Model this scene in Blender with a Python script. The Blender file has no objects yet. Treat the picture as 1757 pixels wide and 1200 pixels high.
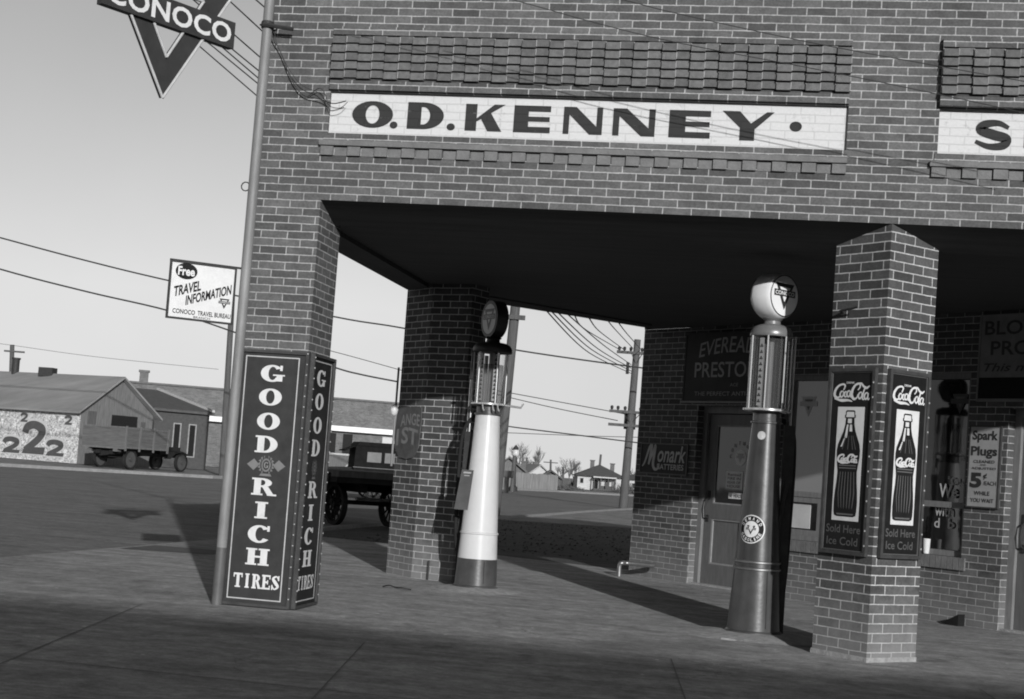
import bpy, bmesh, math, random
from math import sin, cos, pi, radians, sqrt
from mathutils import Vector, Matrix
random.seed(7)
S = bpy.context.scene
C = S.collection
R2 = sqrt(.5)

# ------------------------------------------------------------------ camera numbers
CAM = Vector((3.6199, -11.2866, 1.1779)); YAW, ROLL, PITCH, FPX, PPY = .1754, .0726, .0544, 2605.9, 668.31
_r = Vector((cos(YAW), sin(YAW), 0)); _f = Vector((-sin(YAW), cos(YAW), 0)); _u = Vector((0, 0, 1))
_f2 = cos(PITCH)*_f + sin(PITCH)*_u; _u2 = -sin(PITCH)*_f + cos(PITCH)*_u

def ray(x, y):
    xr = (x-878.5)/FPX; yr = (y-PPY)/FPX
    a = cos(ROLL)*xr + sin(ROLL)*yr; b = -sin(ROLL)*xr + cos(ROLL)*yr
    return a*_r - b*_u2 + _f2
def gnd(x, y, z=0.0):
    d = ray(x, y); return CAM + d*((z-CAM.z)/d.z)
def dep(x, y, Z):
    d = ray(x, y); return CAM + d*(Z/d.dot(_f))
def over(x, y, q):
    d = ray(x, y); t = ((q[0]-CAM.x)*d.x+(q[1]-CAM.y)*d.y)/(d.x**2+d.y**2); return (CAM+d*t)

# ------------------------------------------------------------------ materials
def nodes(name):
    m = bpy.data.materials.new(name); m.use_nodes = True
    nt = m.node_tree; b = nt.nodes['Principled BSDF']; return m, nt, b
def N(nt, t, **k):
    n = nt.nodes.new(t)
    for a, v in k.items():
        if a[0] == '_': n.inputs[a[1:]].default_value = v
        else: setattr(n, a, v)
    return n
def g(v): return (v, v, v, 1)
def mixf(nt, fac, a, b, mode='MIX'):
    n = nt.nodes.new('ShaderNodeMix'); n.data_type = 'RGBA'; n.blend_type = mode
    for i, v in ((0, fac), (6, a), (7, b)):
        if hasattr(v, 'links'): nt.links.new(v, n.inputs[i])
        else: n.inputs[i].default_value = v
    return n.outputs[2]
def ramp(nt, src, stops):
    r = nt.nodes.new('ShaderNodeValToRGB'); e = r.color_ramp.elements
    e[0].position, e[0].color = stops[0][0], g(stops[0][1]); e[1].position, e[1].color = stops[-1][0], g(stops[-1][1])
    for p, v in stops[1:-1]:
        q = e.new(p); q.color = g(v)
    nt.links.new(src, r.inputs[0]); return r.outputs[0]
def plain(name, v, rough=.7, metal=0, amp=.18, scale=6, bump=.0, spec=.4, coat=0, dirt=0, stretch=None):
    m, nt, b = nodes(name); L = nt.links
    tc = N(nt, 'ShaderNodeTexCoord'); src = tc.outputs['Object']
    if stretch:
        mp = N(nt, 'ShaderNodeMapping'); mp.inputs['Scale'].default_value = stretch; L.new(src, mp.inputs[0]); src = mp.outputs[0]
    n = N(nt, 'ShaderNodeTexNoise', _Scale=scale, _Detail=6.0, _Roughness=.65); L.new(src, n.inputs['Vector'])
    col = ramp(nt, n.outputs['Fac'], [(.3, v*(1-amp)), (.7, v*(1+amp))])
    if dirt:
        n2 = N(nt, 'ShaderNodeTexNoise', _Scale=scale*.35, _Detail=8.0, _Roughness=.75); L.new(src, n2.inputs['Vector'])
        k = ramp(nt, n2.outputs['Fac'], [(.52, 0), (.68, dirt)])
        col = mixf(nt, k, col, g(v*.45 if v > .25 else v*1.6))
    L.new(col, b.inputs['Base Color'])
    b.inputs['Roughness'].default_value = rough; b.inputs['Metallic'].default_value = metal
    b.inputs['Specular IOR Level'].default_value = spec; b.inputs['Coat Weight'].default_value = coat; b.inputs['Coat Roughness'].default_value = .12
    if bump:
        n3 = N(nt, 'ShaderNodeTexNoise', _Scale=scale*6, _Detail=4.0); L.new(src, n3.inputs['Vector'])
        bp = N(nt, 'ShaderNodeBump', _Strength=bump, _Distance=.02); L.new(n3.outputs['Fac'], bp.inputs['Height']); L.new(bp.outputs[0], b.inputs['Normal'])
    return m
def brick(name, row, lo, hi, mortar, blen=.2155, joint=.0052, paint=None, salt=0, off=(0, 0), bumps=.9):
    m, nt, b = nodes(name); L = nt.links
    uv = N(nt, 'ShaderNodeUVMap'); mp = N(nt, 'ShaderNodeMapping'); mp.inputs['Location'].default_value = (off[0], off[1], 0)
    L.new(uv.outputs[0], mp.inputs[0])
    nz = N(nt, 'ShaderNodeTexNoise', _Scale=14.0, _Detail=3.0); L.new(mp.outputs[0], nz.inputs['Vector'])
    sc = N(nt, 'ShaderNodeVectorMath', operation='SCALE'); sc.inputs['Scale'].default_value = .0075
    sb = N(nt, 'ShaderNodeVectorMath', operation='SUBTRACT'); sb.inputs[1].default_value = (.5, .5, .5)
    L.new(nz.outputs['Color'], sb.inputs[0]); L.new(sb.outputs[0], sc.inputs[0])
    ad = N(nt, 'ShaderNodeVectorMath', operation='ADD'); L.new(mp.outputs[0], ad.inputs[0]); L.new(sc.outputs[0], ad.inputs[1])
    bt = N(nt, 'ShaderNodeTexBrick'); bt.offset = .5
    for k, v in (('Scale', 1.0), ('Mortar Size', joint), ('Mortar Smooth', .25), ('Bias', -.0), ('Brick Width', blen), ('Row Height', row)):
        bt.inputs[k].default_value = v
    bt.inputs['Color1'].default_value = g(lo); bt.inputs['Color2'].default_value = g(hi); bt.inputs['Mortar'].default_value = g(mortar)
    L.new(ad.outputs[0], bt.inputs['Vector'])
    col = bt.outputs['Color']
    big = N(nt, 'ShaderNodeTexNoise', _Scale=1.3, _Detail=8.0, _Roughness=.7); L.new(uv.outputs[0], big.inputs['Vector'])
    col = mixf(nt, 1.0, col, ramp(nt, big.outputs['Fac'], [(.25, .66), (.75, 1.25)]), 'MULTIPLY')
    fine = N(nt, 'ShaderNodeTexNoise', _Scale=55.0, _Detail=5.0, _Roughness=.7); L.new(uv.outputs[0], fine.inputs['Vector'])
    col = mixf(nt, 1.0, col, ramp(nt, fine.outputs['Fac'], [(.25, .66), (.75, 1.3)]), 'MULTIPLY')
    mdn = N(nt, 'ShaderNodeTexNoise', _Scale=11.0, _Detail=6.0, _Roughness=.75); L.new(uv.outputs[0], mdn.inputs['Vector'])
    col = mixf(nt, 1.0, col, ramp(nt, mdn.outputs['Fac'], [(.3, .76), (.7, 1.2)]), 'MULTIPLY')
    if paint is not None:
        wear = N(nt, 'ShaderNodeTexNoise', _Scale=9.0, _Detail=9.0, _Roughness=.8); L.new(uv.outputs[0], wear.inputs['Vector'])
        base = mixf(nt, bt.outputs['Fac'], g(paint), g(paint*.86))
        base = mixf(nt, 1.0, base, ramp(nt, fine.outputs['Fac'], [(.2, .9), (.7, 1.04)]), 'MULTIPLY')
        col = mixf(nt, ramp(nt, wear.outputs['Fac'], [(.56, 0), (.70, .5)]), base, col)
    if salt:
        ps = N(nt, 'ShaderNodeNewGeometry'); sp = N(nt, 'ShaderNodeSeparateXYZ'); L.new(ps.outputs['Position'], sp.inputs[0])
        n4 = N(nt, 'ShaderNodeTexNoise', _Scale=5.0, _Detail=9.0, _Roughness=.75); L.new(uv.outputs[0], n4.inputs['Vector'])
        mm = N(nt, 'ShaderNodeMath', operation='MULTIPLY_ADD'); mm.inputs[1].default_value = 1.1; mm.inputs[2].default_value = -.55
        L.new(n4.outputs['Fac'], mm.inputs[0])
        m2 = N(nt, 'ShaderNodeMath', operation='SUBTRACT'); L.new(mm.outputs[0], m2.inputs[0]); L.new(sp.outputs['Z'], m2.inputs[1])
        k = ramp(nt, m2.outputs[0], [(0.0, 0), (.01, 0), (.02, 0)])
        m3 = N(nt, 'ShaderNodeMapRange'); m3.inputs['From Min'].default_value = -.62; m3.inputs['From Max'].default_value = -.05
        m3.inputs['To Min'].default_value = 0; m3.inputs['To Max'].default_value = salt; L.new(m2.outputs[0], m3.inputs['Value'])
        col = mixf(nt, m3.outputs[0], col, g(.3))
    L.new(col, b.inputs['Base Color']); b.inputs['Roughness'].default_value = .88; b.inputs['Specular IOR Level'].default_value = .25
    inv = N(nt, 'ShaderNodeMath', operation='SUBTRACT'); inv.inputs[0].default_value = 1; L.new(bt.outputs['Fac'], inv.inputs[1])
    mul = N(nt, 'ShaderNodeMath', operation='MULTIPLY_ADD'); mul.inputs[1].default_value = .25; L.new(fine.outputs['Fac'], mul.inputs[0]); L.new(inv.outputs[0], mul.inputs[2])
    bp = N(nt, 'ShaderNodeBump', _Strength=bumps, _Distance=.004); L.new(mul.outputs[0], bp.inputs['Height']); L.new(bp.outputs[0], b.inputs['Normal'])
    return m

M = {}
M['brick'] = brick('facade_brick', .0616, .072, .128, .36, off=(0.03, .028))
M['brick_pier'] = brick('pier_brick', .0695, .052, .095, .46, salt=.5)
M['brick_wall'] = brick('wall_brick', .0695, .062, .11, .36, salt=.4, off=(.07, 0))
M['brick_white'] = brick('painted_brick', .0616, .1, .15, .3, paint=.56, off=(0.03, .028), bumps=.5)
M['paint_black'] = brick('lettering_on_brick', .0616, .05, .09, .3, paint=.035, off=(0.03, .028), bumps=.5)
M['mortar'] = plain('mortar', .30, .95, amp=.2, scale=20)
M['stone'] = plain('header_brick', .15, .85, amp=.22, scale=9, bump=.3)
M['header_a'] = plain('header_brick_dark', .098, .85, amp=.25, scale=25, bump=.3)
M['header_b'] = plain('header_brick_light', .125, .85, amp=.25, scale=25, bump=.3)
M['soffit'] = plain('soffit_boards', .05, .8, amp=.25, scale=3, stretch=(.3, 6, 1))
M['roof'] = plain('roof_felt', .07, .95, amp=.2)
M['trim'] = plain('wood_trim', .17, .6, amp=.2, scale=10, stretch=(3, 3, .4), bump=.1)
M['door'] = plain('door_paint', .11, .5, amp=.2, scale=8, stretch=(3, 3, .5), bump=.08)
M['blind'] = plain('window_blind', .45, .8, amp=.08)
M['pane_dark'] = None
M['black'] = plain('black_enamel', .016, .6, amp=.2, scale=14, spec=.06)
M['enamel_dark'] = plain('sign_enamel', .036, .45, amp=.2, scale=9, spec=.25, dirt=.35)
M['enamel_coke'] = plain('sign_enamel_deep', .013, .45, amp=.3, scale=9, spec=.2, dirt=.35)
M['enamel_mid'] = plain('sign_enamel_grey', .09, .5, amp=.2, scale=9, dirt=.3)
M['frame_dark'] = plain('sign_frame', .045, .5, amp=.3, scale=12, bump=.1)
M['white'] = plain('white_enamel', .62, .4, amp=.08, scale=10, dirt=.4)
M['white_old'] = plain('white_enamel_old', .62, .5, amp=.1, scale=8, dirt=.3)
M['grey_paint'] = plain('grey_letter_paint', .24, .6, amp=.2, scale=12)
M['grey_light'] = plain('pale_paint', .42, .6, amp=.15, scale=12)
M['cream'] = plain('cream_sign', .30, .55, amp=.12, scale=7, dirt=.3)
M['banner'] = plain('banner_cloth', .055, .9, amp=.2, scale=5, bump=.1)
M['banner_light'] = plain('banner_cloth_pale', .2, .9, amp=.2, scale=5, bump=.1)
M['galv'] = plain('galvanised_pipe', .20, .6, metal=.1, amp=.25, scale=9, bump=.05, stretch=(1, 1, .25), dirt=.4)
M['steel'] = plain('steel', .30, .38, metal=.8, amp=.2, scale=12)
M['iron'] = plain('dark_iron', .035, .6, spec=.2, metal=.1, amp=.3, scale=12)
M['pump_white'] = plain('pump_white_enamel', .56, .28, amp=.05, scale=4, coat=.4, dirt=.3)
M['pump_grey'] = plain('pump_grey_enamel', .052, .36, amp=.22, scale=5, coat=.35, dirt=.3, bump=.03, metal=.3)
M['pump_base'] = plain('pump_base_enamel', .075, .32, amp=.25, scale=5, coat=.3, dirt=.35, bump=.04, metal=.3)
M['globe'] = plain('milk_glass', .78, .22, amp=.04, coat=.5)
M['globe_dark'] = plain('globe_dark_rim', .03, .4, amp=.2)
M['globe_face'] = plain('globe_face_grey', .3, .3, amp=.25, scale=5, coat=.3)
M['rod'] = plain('nickel_rod', .62, .25, metal=.6, amp=.05)
M['fluid'] = plain('gauge_tube', .34, .3, amp=.15, scale=4, stretch=(2, 2, .2))
M['rubber'] = plain('rubber', .022, .8, spec=.1, amp=.2)
M['wood_old'] = plain('weathered_wood', .12, .85, amp=.35, scale=7, stretch=(3, 3, .25), bump=.2)
M['wood_pole'] = plain('pole_wood', .075, .9, amp=.3, scale=7, stretch=(4, 4, .2), bump=.2)
M['wood_dark'] = plain('dark_boards', .07, .85, amp=.3, scale=6, stretch=(3, 3, .4), bump=.2)
M['truck_wood'] = plain('truck_boards', .095, .85, amp=.3, scale=3, stretch=(.5, .5, 5), bump=.1)
M['truck_dark'] = plain('truck_paint', .02, .8, amp=.3, scale=3, spec=.1)
M['car_black'] = plain('car_black', .012, .8, amp=.3, spec=.04)
M['truck_wheel'] = plain('truck_wheel', .06, .7, amp=.25, scale=3)
M['tin'] = plain('tin_roof', .24, .6, metal=.2, amp=.22, scale=.5, stretch=(.6, 3, 1), bump=.1)
M['shingle'] = plain('shingle_roof', .11, .9, amp=.25, scale=4, bump=.2)
M['shingle_dark'] = plain('dark_shingle_roof', .075, .9, amp=.25, scale=4, bump=.2)
M['far_brick'] = brick('far_brick', .075, .10, .15, .22, blen=.23)
M['poster'] = None
M['white_wood'] = plain('white_clapboard', .40, .8, amp=.15, scale=3, stretch=(.3, .3, 4))
M['fence'] = plain('fence_boards', .17, .9, amp=.3, scale=2, stretch=(6, 6, .4))
M['wire'] = plain('wire', .03, .6, amp=.05)
M['twig'] = plain('bare_bark', .12, .95, amp=.3)
M['concrete_old'] = plain('rough_concrete', .30, .95, amp=.3, scale=14, bump=.6)
M['kerb'] = plain('kerb_stone', .22, .95, amp=.2, scale=6, bump=.3)
M['bush'] = plain('dry_brush', .09, .95, amp=.4, scale=3)

# glass for pump cylinders: thin, clear
def thin_glass():
    m, nt, b = nodes('clear_glass'); L = nt.links; nt.nodes.remove(b)
    out = nt.nodes['Material Output']
    tr = N(nt, 'ShaderNodeBsdfTransparent'); tr.inputs[0].default_value = g(.93)
    gl = N(nt, 'ShaderNodeBsdfGlossy'); gl.inputs['Roughness'].default_value = .03
    fr = N(nt, 'ShaderNodeLayerWeight'); fr.inputs[0].default_value = .12
    mx = N(nt, 'ShaderNodeMixShader'); L.new(fr.outputs[1], mx.inputs[0]); L.new(tr.outputs[0], mx.inputs[1]); L.new(gl.outputs[0], mx.inputs[2])
    L.new(mx.outputs[0], out.inputs[0]); return m
M['glass'] = thin_glass()
def fuel_mat():
    m, nt, b = nodes('fuel_behind_glass'); L = nt.links; nt.nodes.remove(b)
    tr = N(nt, 'ShaderNodeBsdfTransparent'); tr.inputs[0].default_value = g(.8); df = N(nt, 'ShaderNodeBsdfDiffuse'); df.inputs[0].default_value = g(.16)
    mx = N(nt, 'ShaderNodeMixShader'); mx.inputs[0].default_value = .28; L.new(tr.outputs[0], mx.inputs[1]); L.new(df.outputs[0], mx.inputs[2]); L.new(mx.outputs[0], nt.nodes['Material Output'].inputs[0]); return m
M['fuel'] = fuel_mat()
def pane(name, v, ior=1.75, rough=.03):
    m, nt, b = nodes(name); b.inputs['Base Color'].default_value = g(v); b.inputs['Roughness'].default_value = rough
    b.inputs['IOR'].default_value = ior; b.inputs['Specular IOR Level'].default_value = .6
    n = N(nt, 'ShaderNodeTexNoise', _Scale=2.5, _Detail=2.0); bp = N(nt, 'ShaderNodeBump', _Strength=.03, _Distance=.02)
    nt.links.new(n.outputs['Fac'], bp.inputs['Height']); nt.links.new(bp.outputs[0], b.inputs['Normal']); return m
M['pane'] = pane('window_glass', .008)
M['pane_blind'] = pane('window_glass_over_blind', .2)
M['pane_lit'] = plain('paper_in_window', .5, .6, amp=.1)

def poster_mat():   # wall pasted over with torn bills
    m, nt, b = nodes('pasted_bills'); L = nt.links
    tc = N(nt, 'ShaderNodeTexCoord'); mp = N(nt, 'ShaderNodeMapping'); mp.inputs['Scale'].default_value = (1, 1, 1.3); L.new(tc.outputs['Object'], mp.inputs[0])
    v = N(nt, 'ShaderNodeTexVoronoi', _Scale=4.5); v.distance = 'CHEBYCHEV'; L.new(mp.outputs[0], v.inputs['Vector'])
    n = N(nt, 'ShaderNodeTexNoise', _Scale=9.0, _Detail=6.0, _Roughness=.8); L.new(mp.outputs[0], n.inputs['Vector'])
    a = ramp(nt, v.outputs['Color'], [(.0, .34), (1, .72)]); k = ramp(nt, n.outputs['Fac'], [(.47, 0), (.56, .85)])
    L.new(mixf(nt, k, a, g(.13)), b.inputs['Base Color']); b.inputs['Roughness'].default_value = .95; return m
M['poster'] = poster_mat()

def ground_mat(name, v, amp, s1, stain, bump, tracks=False, speck=0):
    m, nt, b = nodes(name); L = nt.links
    ps = N(nt, 'ShaderNodeNewGeometry'); P = ps.outputs['Position']
    n1 = N(nt, 'ShaderNodeTexNoise', _Scale=s1, _Detail=10.0, _Roughness=.7); L.new(P, n1.inputs['Vector'])
    col = ramp(nt, n1.outputs['Fac'], [(.28, v*(1-amp)), (.72, v*(1+amp))])
    n2 = N(nt, 'ShaderNodeTexNoise', _Scale=.55, _Detail=7.0, _Roughness=.6, _Distortion=.6); L.new(P, n2.inputs['Vector'])
    col = mixf(nt, ramp(nt, n2.outputs['Fac'], [(.5, 0), (.66, stain)]), col, g(v*.5))
    mp = N(nt, 'ShaderNodeMapping'); mp.inputs['Scale'].default_value = (.45, 2.6, 1); mp.inputs['Rotation'].default_value = (0, 0, .15); L.new(P, mp.inputs[0])
    n5 = N(nt, 'ShaderNodeTexNoise', _Scale=1.6, _Detail=9.0, _Roughness=.7); L.new(mp.outputs[0], n5.inputs['Vector'])
    col = mixf(nt, 1.0, col, ramp(nt, n5.outputs['Fac'], [(.3, .70), (.7, 1.28)]), 'MULTIPLY')
    n6 = N(nt, 'ShaderNodeTexNoise', _Scale=95.0, _Detail=3.0, _Roughness=.8); L.new(P, n6.inputs['Vector'])
    col = mixf(nt, 1.0, col, ramp(nt, n6.outputs['Fac'], [(.25, .72), (.75, 1.28)]), 'MULTIPLY')
    vs = N(nt, 'ShaderNodeTexVoronoi', _Scale=.42); vs.feature = 'DISTANCE_TO_EDGE'
    nd = N(nt, 'ShaderNodeTexNoise', _Scale=1.8, _Detail=8.0, _Roughness=.7); L.new(P, nd.inputs['Vector'])
    va = N(nt, 'ShaderNodeVectorMath', operation='MULTIPLY_ADD'); va.inputs[1].default_value = (1.1, 1.1, 0); L.new(nd.outputs['Color'], va.inputs[0]); L.new(P, va.inputs[2]); L.new(va.outputs[0], vs.inputs['Vector'])
    nm = N(nt, 'ShaderNodeTexNoise', _Scale=.8, _Detail=3.0); L.new(P, nm.inputs['Vector'])
    ck = N(nt, 'ShaderNodeMath', operation='MULTIPLY'); L.new(ramp(nt, vs.outputs['Distance'], [(.0, .75), (.006, 0)]), ck.inputs[0]); L.new(ramp(nt, nm.outputs['Fac'], [(.48, 0), (.58, 1)]), ck.inputs[1])
    col = mixf(nt, ck.outputs[0], col, g(v*.3))
    no = N(nt, 'ShaderNodeTexNoise', _Scale=2.6, _Detail=5.0, _Roughness=.55, _Distortion=.4); L.new(P, no.inputs['Vector'])
    col = mixf(nt, ramp(nt, no.outputs['Fac'], [(.60, 0), (.70, stain)]), col, g(v*.42))
    if speck:
        n7 = N(nt, 'ShaderNodeTexNoise', _Scale=7.0, _Detail=6.0, _Roughness=.8); L.new(P, n7.inputs['Vector'])
        col = mixf(nt, ramp(nt, n7.outputs['Fac'], [(.66, 0), (.72, speck)]), col, g(v*1.9))
    for sc_, a_, b_ in ((19.0, .74, 1.24), (6.0, .80, 1.18)):
        n8 = N(nt, 'ShaderNodeTexNoise', _Scale=sc_, _Detail=6.0, _Roughness=.75); L.new(P, n8.inputs['Vector'])
        col = mixf(nt, 1.0, col, ramp(nt, n8.outputs['Fac'], [(.3, a_), (.7, b_)]), 'MULTIPLY')
    n9 = N(nt, 'ShaderNodeTexVoronoi', _Scale=3.1); L.new(P, n9.inputs['Vector'])
    col = mixf(nt, ramp(nt, n9.outputs['Distance'], [(.035, .8), (.05, 0)]), col, g(min(.6, v*2.2)))
    L.new(col, b.inputs['Base Color']); b.inputs['Roughness'].default_value = .93; b.inputs['Specular IOR Level'].default_value = .2
    n3 = N(nt, 'ShaderNodeTexNoise', _Scale=24.0, _Detail=8.0, _Roughness=.7); L.new(P, n3.inputs['Vector'])
    bp = N(nt, 'ShaderNodeBump', _Strength=bump, _Distance=.012); L.new(n3.outputs['Fac'], bp.inputs['Height']); L.new(bp.outputs[0], b.inputs['Normal'])
    return m
M['apron'] = ground_mat('apron_concrete', .28, .22, 3.0, .55, .45, speck=.35)
M['asphalt'] = ground_mat('street_surface', .165, .2, 1.5, .4, .5)
M['dirt'] = ground_mat('dirt_lot', .22, .35, 1.8, .5, .9, speck=.4)

M['shade_toned_soil'] = ground_mat('soil_toned_for_shade', .075, .4, 4.0, .5, 1.0, speck=.5)  # dark earth, with the building's shade also put into its tone

# ------------------------------------------------------------------ mesh builder
class F:                                   # a vertical drawing plane: u along it, v = height, n out of it
    def __init__(s, x, y, ux, uy, z=0.0):
        l = sqrt(ux*ux+uy*uy); s.o = Vector((x, y, z)); s.u = Vector((ux/l, uy/l, 0)); s.n = Vector((uy/l, -ux/l, 0))
    def p(s, u, v, n=0.0): return s.o + s.u*u + s.n*n + Vector((0, 0, v))
class MB:
    def __init__(s): s.v = []; s.f = []; s.sm = []
    def add(s, vs, fs, smooth=False):
        k = len(s.v); s.v += [Vector(p) for p in vs]; s.f += [tuple(i+k for i in f) for f in fs]; s.sm += [smooth]*len(fs)
        return s
    def prism(s, a, b, smooth=False):      # two matching loops
        n = len(a); s.add(list(a)+list(b), [tuple(range(n)), tuple(range(2*n-1, n-1, -1))]); 
        k = len(s.v)-2*n
        for i in range(n):
            j = (i+1) % n; s.f.append((k+i, k+n+i, k+n+j, k+j)); s.sm.append(smooth)
        return s
    def box(s, x0, x1, y0, y1, z0, z1):
        a = [(x0, y0, z0), (x1, y0, z0), (x1, y1, z0), (x0, y1, z0)]; return s.prism(a, [(x, y, z1) for x, y, _ in a])
    def poly(s, pts, z0, z1):              # upright prism from a plan polygon
        return s.prism([(x, y, z0) for x, y in pts], [(x, y, z1) for x, y in pts])
    def slab(s, F, pts, n0, n1):           # polygon drawn on a frame, with thickness
        return s.prism([F.p(u, v, n0) for u, v in pts], [F.p(u, v, n1) for u, v in pts])
    def rect(s, F, u0, u1, v0, v1, n0, n1): return s.slab(F, [(u0, v0), (u1, v0), (u1, v1), (u0, v1)], n0, n1)
    def sheet(s, F, pts, n): return s.add([F.p(u, v, n) for u, v in pts], [tuple(range(len(pts)))])
    def frame(s, F, u0, u1, v0, v1, w, n0, n1):
        s.rect(F, u0, u0+w, v0, v1, n0, n1); s.rect(F, u1-w, u1, v0, v1, n0, n1)
        s.rect(F, u0+w, u1-w, v0, v0+w, n0, n1); s.rect(F, u0+w, u1-w, v1-w, v1, n0, n1); return s
    def lathe(s, x, y, prof, seg=32, smooth=True, caps=True):
        k = len(s.v)
        for r, z in prof:
            for i in range(seg):
                a = 2*pi*i/seg; s.v.append(Vector((x+r*cos(a), y+r*sin(a), z)))
        for j in range(len(prof)-1):
            for i in range(seg):
                i2 = (i+1) % seg; s.f.append((k+j*seg+i, k+j*seg+i2, k+(j+1)*seg+i2, k+(j+1)*seg+i)); s.sm.append(smooth)
        if caps:
            s.f.append(tuple(k+i for i in range(seg))[::-1]); s.sm.append(False)
            e = k+(len(prof)-1)*seg; s.f.append(tuple(e+i for i in range(seg))); s.sm.append(False)
        return s
    def tube(s, pts, r, seg=8, r1=None, caps=True):
        pts = [Vector(p) for p in pts]; n = len(pts); k = len(s.v); prev = None
        for i, p in enumerate(pts):
            d = (pts[min(i+1, n-1)]-pts[max(i-1, 0)]).normalized()
            if prev is None:
                a = Vector((0, 0, 1)) if abs(d.z) < .9 else Vector((1, 0, 0)); x = d.cross(a).normalized()
            else: x = (prev - d*prev.dot(d)).normalized()
            prev = x; y = d.cross(x); rr = r if r1 is None else r+(r1-r)*i/(n-1)
            for j in range(seg):
                t = 2*pi*j/seg; s.v.append(p+x*rr*cos(t)+y*rr*sin(t))
        for i in range(n-1):
            for j in range(seg):
                j2 = (j+1) % seg; s.f.append((k+i*seg+j, k+i*seg+j2, k+(i+1)*seg+j2, k+(i+1)*seg+j)); s.sm.append(True)
        if caps:
            s.f.append(tuple(k+i for i in range(seg))[::-1]); s.sm.append(False)
            e = k+(n-1)*seg; s.f.append(tuple(e+i for i in range(seg))); s.sm.append(False)
        return s
    def disc(s, c, nrm, r, t, seg=28, squash=1.0, dome=0.0):   # drum with axis nrm
        c = Vector(c); nrm = Vector(nrm).normalized(); x = nrm.cross(Vector((0, 0, 1))).normalized(); y = x.cross(nrm)
        prof = [(-t/2, r*.0), (-t/2, r)] if False else None
        rings = [(-t/2, r), (t/2, r)] if not dome else [(-t/2, r*.82), (-t/2*.93, r*.88), (-t/2*.7, r*.96), (-t/4, r), (t/8, r*.985), (t/2*.7, r*.95), (t/2*.93, r*.91), (t/2, r*.88)]
        k = len(s.v)
        for h, rr in rings:
            for i in range(seg):
                a = 2*pi*i/seg; s.v.append(c+nrm*h+x*rr*cos(a)+y*rr*sin(a)*squash)
        for q in range(len(rings)-1):
            for i in range(seg):
                i2 = (i+1) % seg; s.f.append((k+q*seg+i, k+q*seg+i2, k+(q+1)*seg+i2, k+(q+1)*seg+i)); s.sm.append(True)
        s.f.append(tuple(k+i for i in range(seg))[::-1]); s.sm.append(False)
        e = k+(len(rings)-1)*seg; s.f.append(tuple(e+i for i in range(seg))); s.sm.append(False)
        return s
def root_of(o):
    while o.parent: o = o.parent
    return o
def obj(name, mb, mat, parent=None, **props):
    me = bpy.data.meshes.new(name)
    vs = mb.v
    if parent is not None: org = root_of(parent).location
    else:
        xs = [v.x for v in vs]; ys = [v.y for v in vs]; org = Vector(((min(xs)+max(xs))/2, (min(ys)+max(ys))/2, min(v.z for v in vs)))
    me.from_pydata([v-org for v in vs], [], mb.f); me.polygons.foreach_set('use_smooth', mb.sm)
    bm = bmesh.new(); bm.from_mesh(me); bmesh.ops.recalc_face_normals(bm, faces=bm.faces); bm.to_mesh(me); bm.free()
    if any(mb.sm): me.set_sharp_from_angle(angle=radians(40))
    uv = me.uv_layers.new(name='UVMap')
    for p in me.polygons:
        n = p.normal
        if abs(n.z) > .8: t = None
        else: t = Vector((-n.y, n.x, 0)).normalized()
        if t is not None and (t.x < -1e-4 or (abs(t.x) < 1e-4 and t.y < 0)): t = -t
        for li in p.loop_indices:
            w = me.vertices[me.loops[li].vertex_index].co + org
            uv.data[li].uv = (w.x, w.y) if t is None else (w.dot(t), w.z)
    me.materials.append(mat)
    o = bpy.data.objects.new(name, me); C.objects.link(o)
    if parent is not None: o.parent = parent
    else: o.location = org
    for k, v in props.items(): o[k] = v
    return o
def thing(name, label, cat, loc=(0, 0, 0), group=None):
    o = bpy.data.objects.new(name, None); C.objects.link(o); o.location = loc; o.empty_display_size = .2
    o['label'] = label; o['category'] = cat
    if group: o['group'] = group
    return o
def struct(name, mb, mat): return obj(name, mb, mat, kind='structure')

# ------------------------------------------------------------------ lettering
_tc = {}
def glyphs(text, bold=0.0, shear=0.0, space=1.0):
    key = (text, bold, shear, space)
    if key not in _tc:
        cu = bpy.data.curves.new('tmp', 'FONT'); cu.body = text; cu.offset = bold; cu.shear = shear; cu.space_character = space; cu.resolution_u = 3
        o = bpy.data.objects.new('tmp', cu); C.objects.link(o); dg = bpy.context.evaluated_depsgraph_get(); dg.update()
        me = bpy.data.meshes.new_from_object(o.evaluated_get(dg))
        vs = [tuple(v.co)[:2] for v in me.vertices]; fs = [tuple(p.vertices) for p in me.polygons]
        bpy.data.meshes.remove(me); bpy.data.objects.remove(o); bpy.data.curves.remove(cu)
        x0 = min(v[0] for v in vs); x1 = max(v[0] for v in vs); y0 = min(v[1] for v in vs); y1 = max(v[1] for v in vs)
        _tc[key] = ([((x-x0)/(x1-x0), (y-y0)/(y1-y0)) for x, y in vs], fs)
    return _tc[key]
def text(mb, Fr, s, u0, u1, v0, v1, n, bold=.012, shear=0.0, rise=0.0, warp=None, space=1.0):
    vs, fs = glyphs(s, bold, shear, space)
    out = []
    for a, b in vs:
        u = u0+(u1-u0)*a; v = v0+(v1-v0)*b+rise*a
        if warp: u, v = warp(a, b, u, v)
        out.append(Fr.p(u, v, n))
    mb.add(out, fs); return mb
def ring(mb, Fr, cu, cv, ro, so, ri, si, a0, a1, n, seg=26, dc=0.0):   # band between two ellipses
    k = [];
    for i in range(seg+1):
        t = radians(a0+(a1-a0)*i/seg); k.append(Fr.p(cu+ro*cos(t), cv+so*sin(t), n)); k.append(Fr.p(cu+dc+ri*cos(t), cv+si*sin(t), n))
    mb.add(k, [(2*i, 2*i+1, 2*i+3, 2*i+2) for i in range(seg)]); return mb
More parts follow.
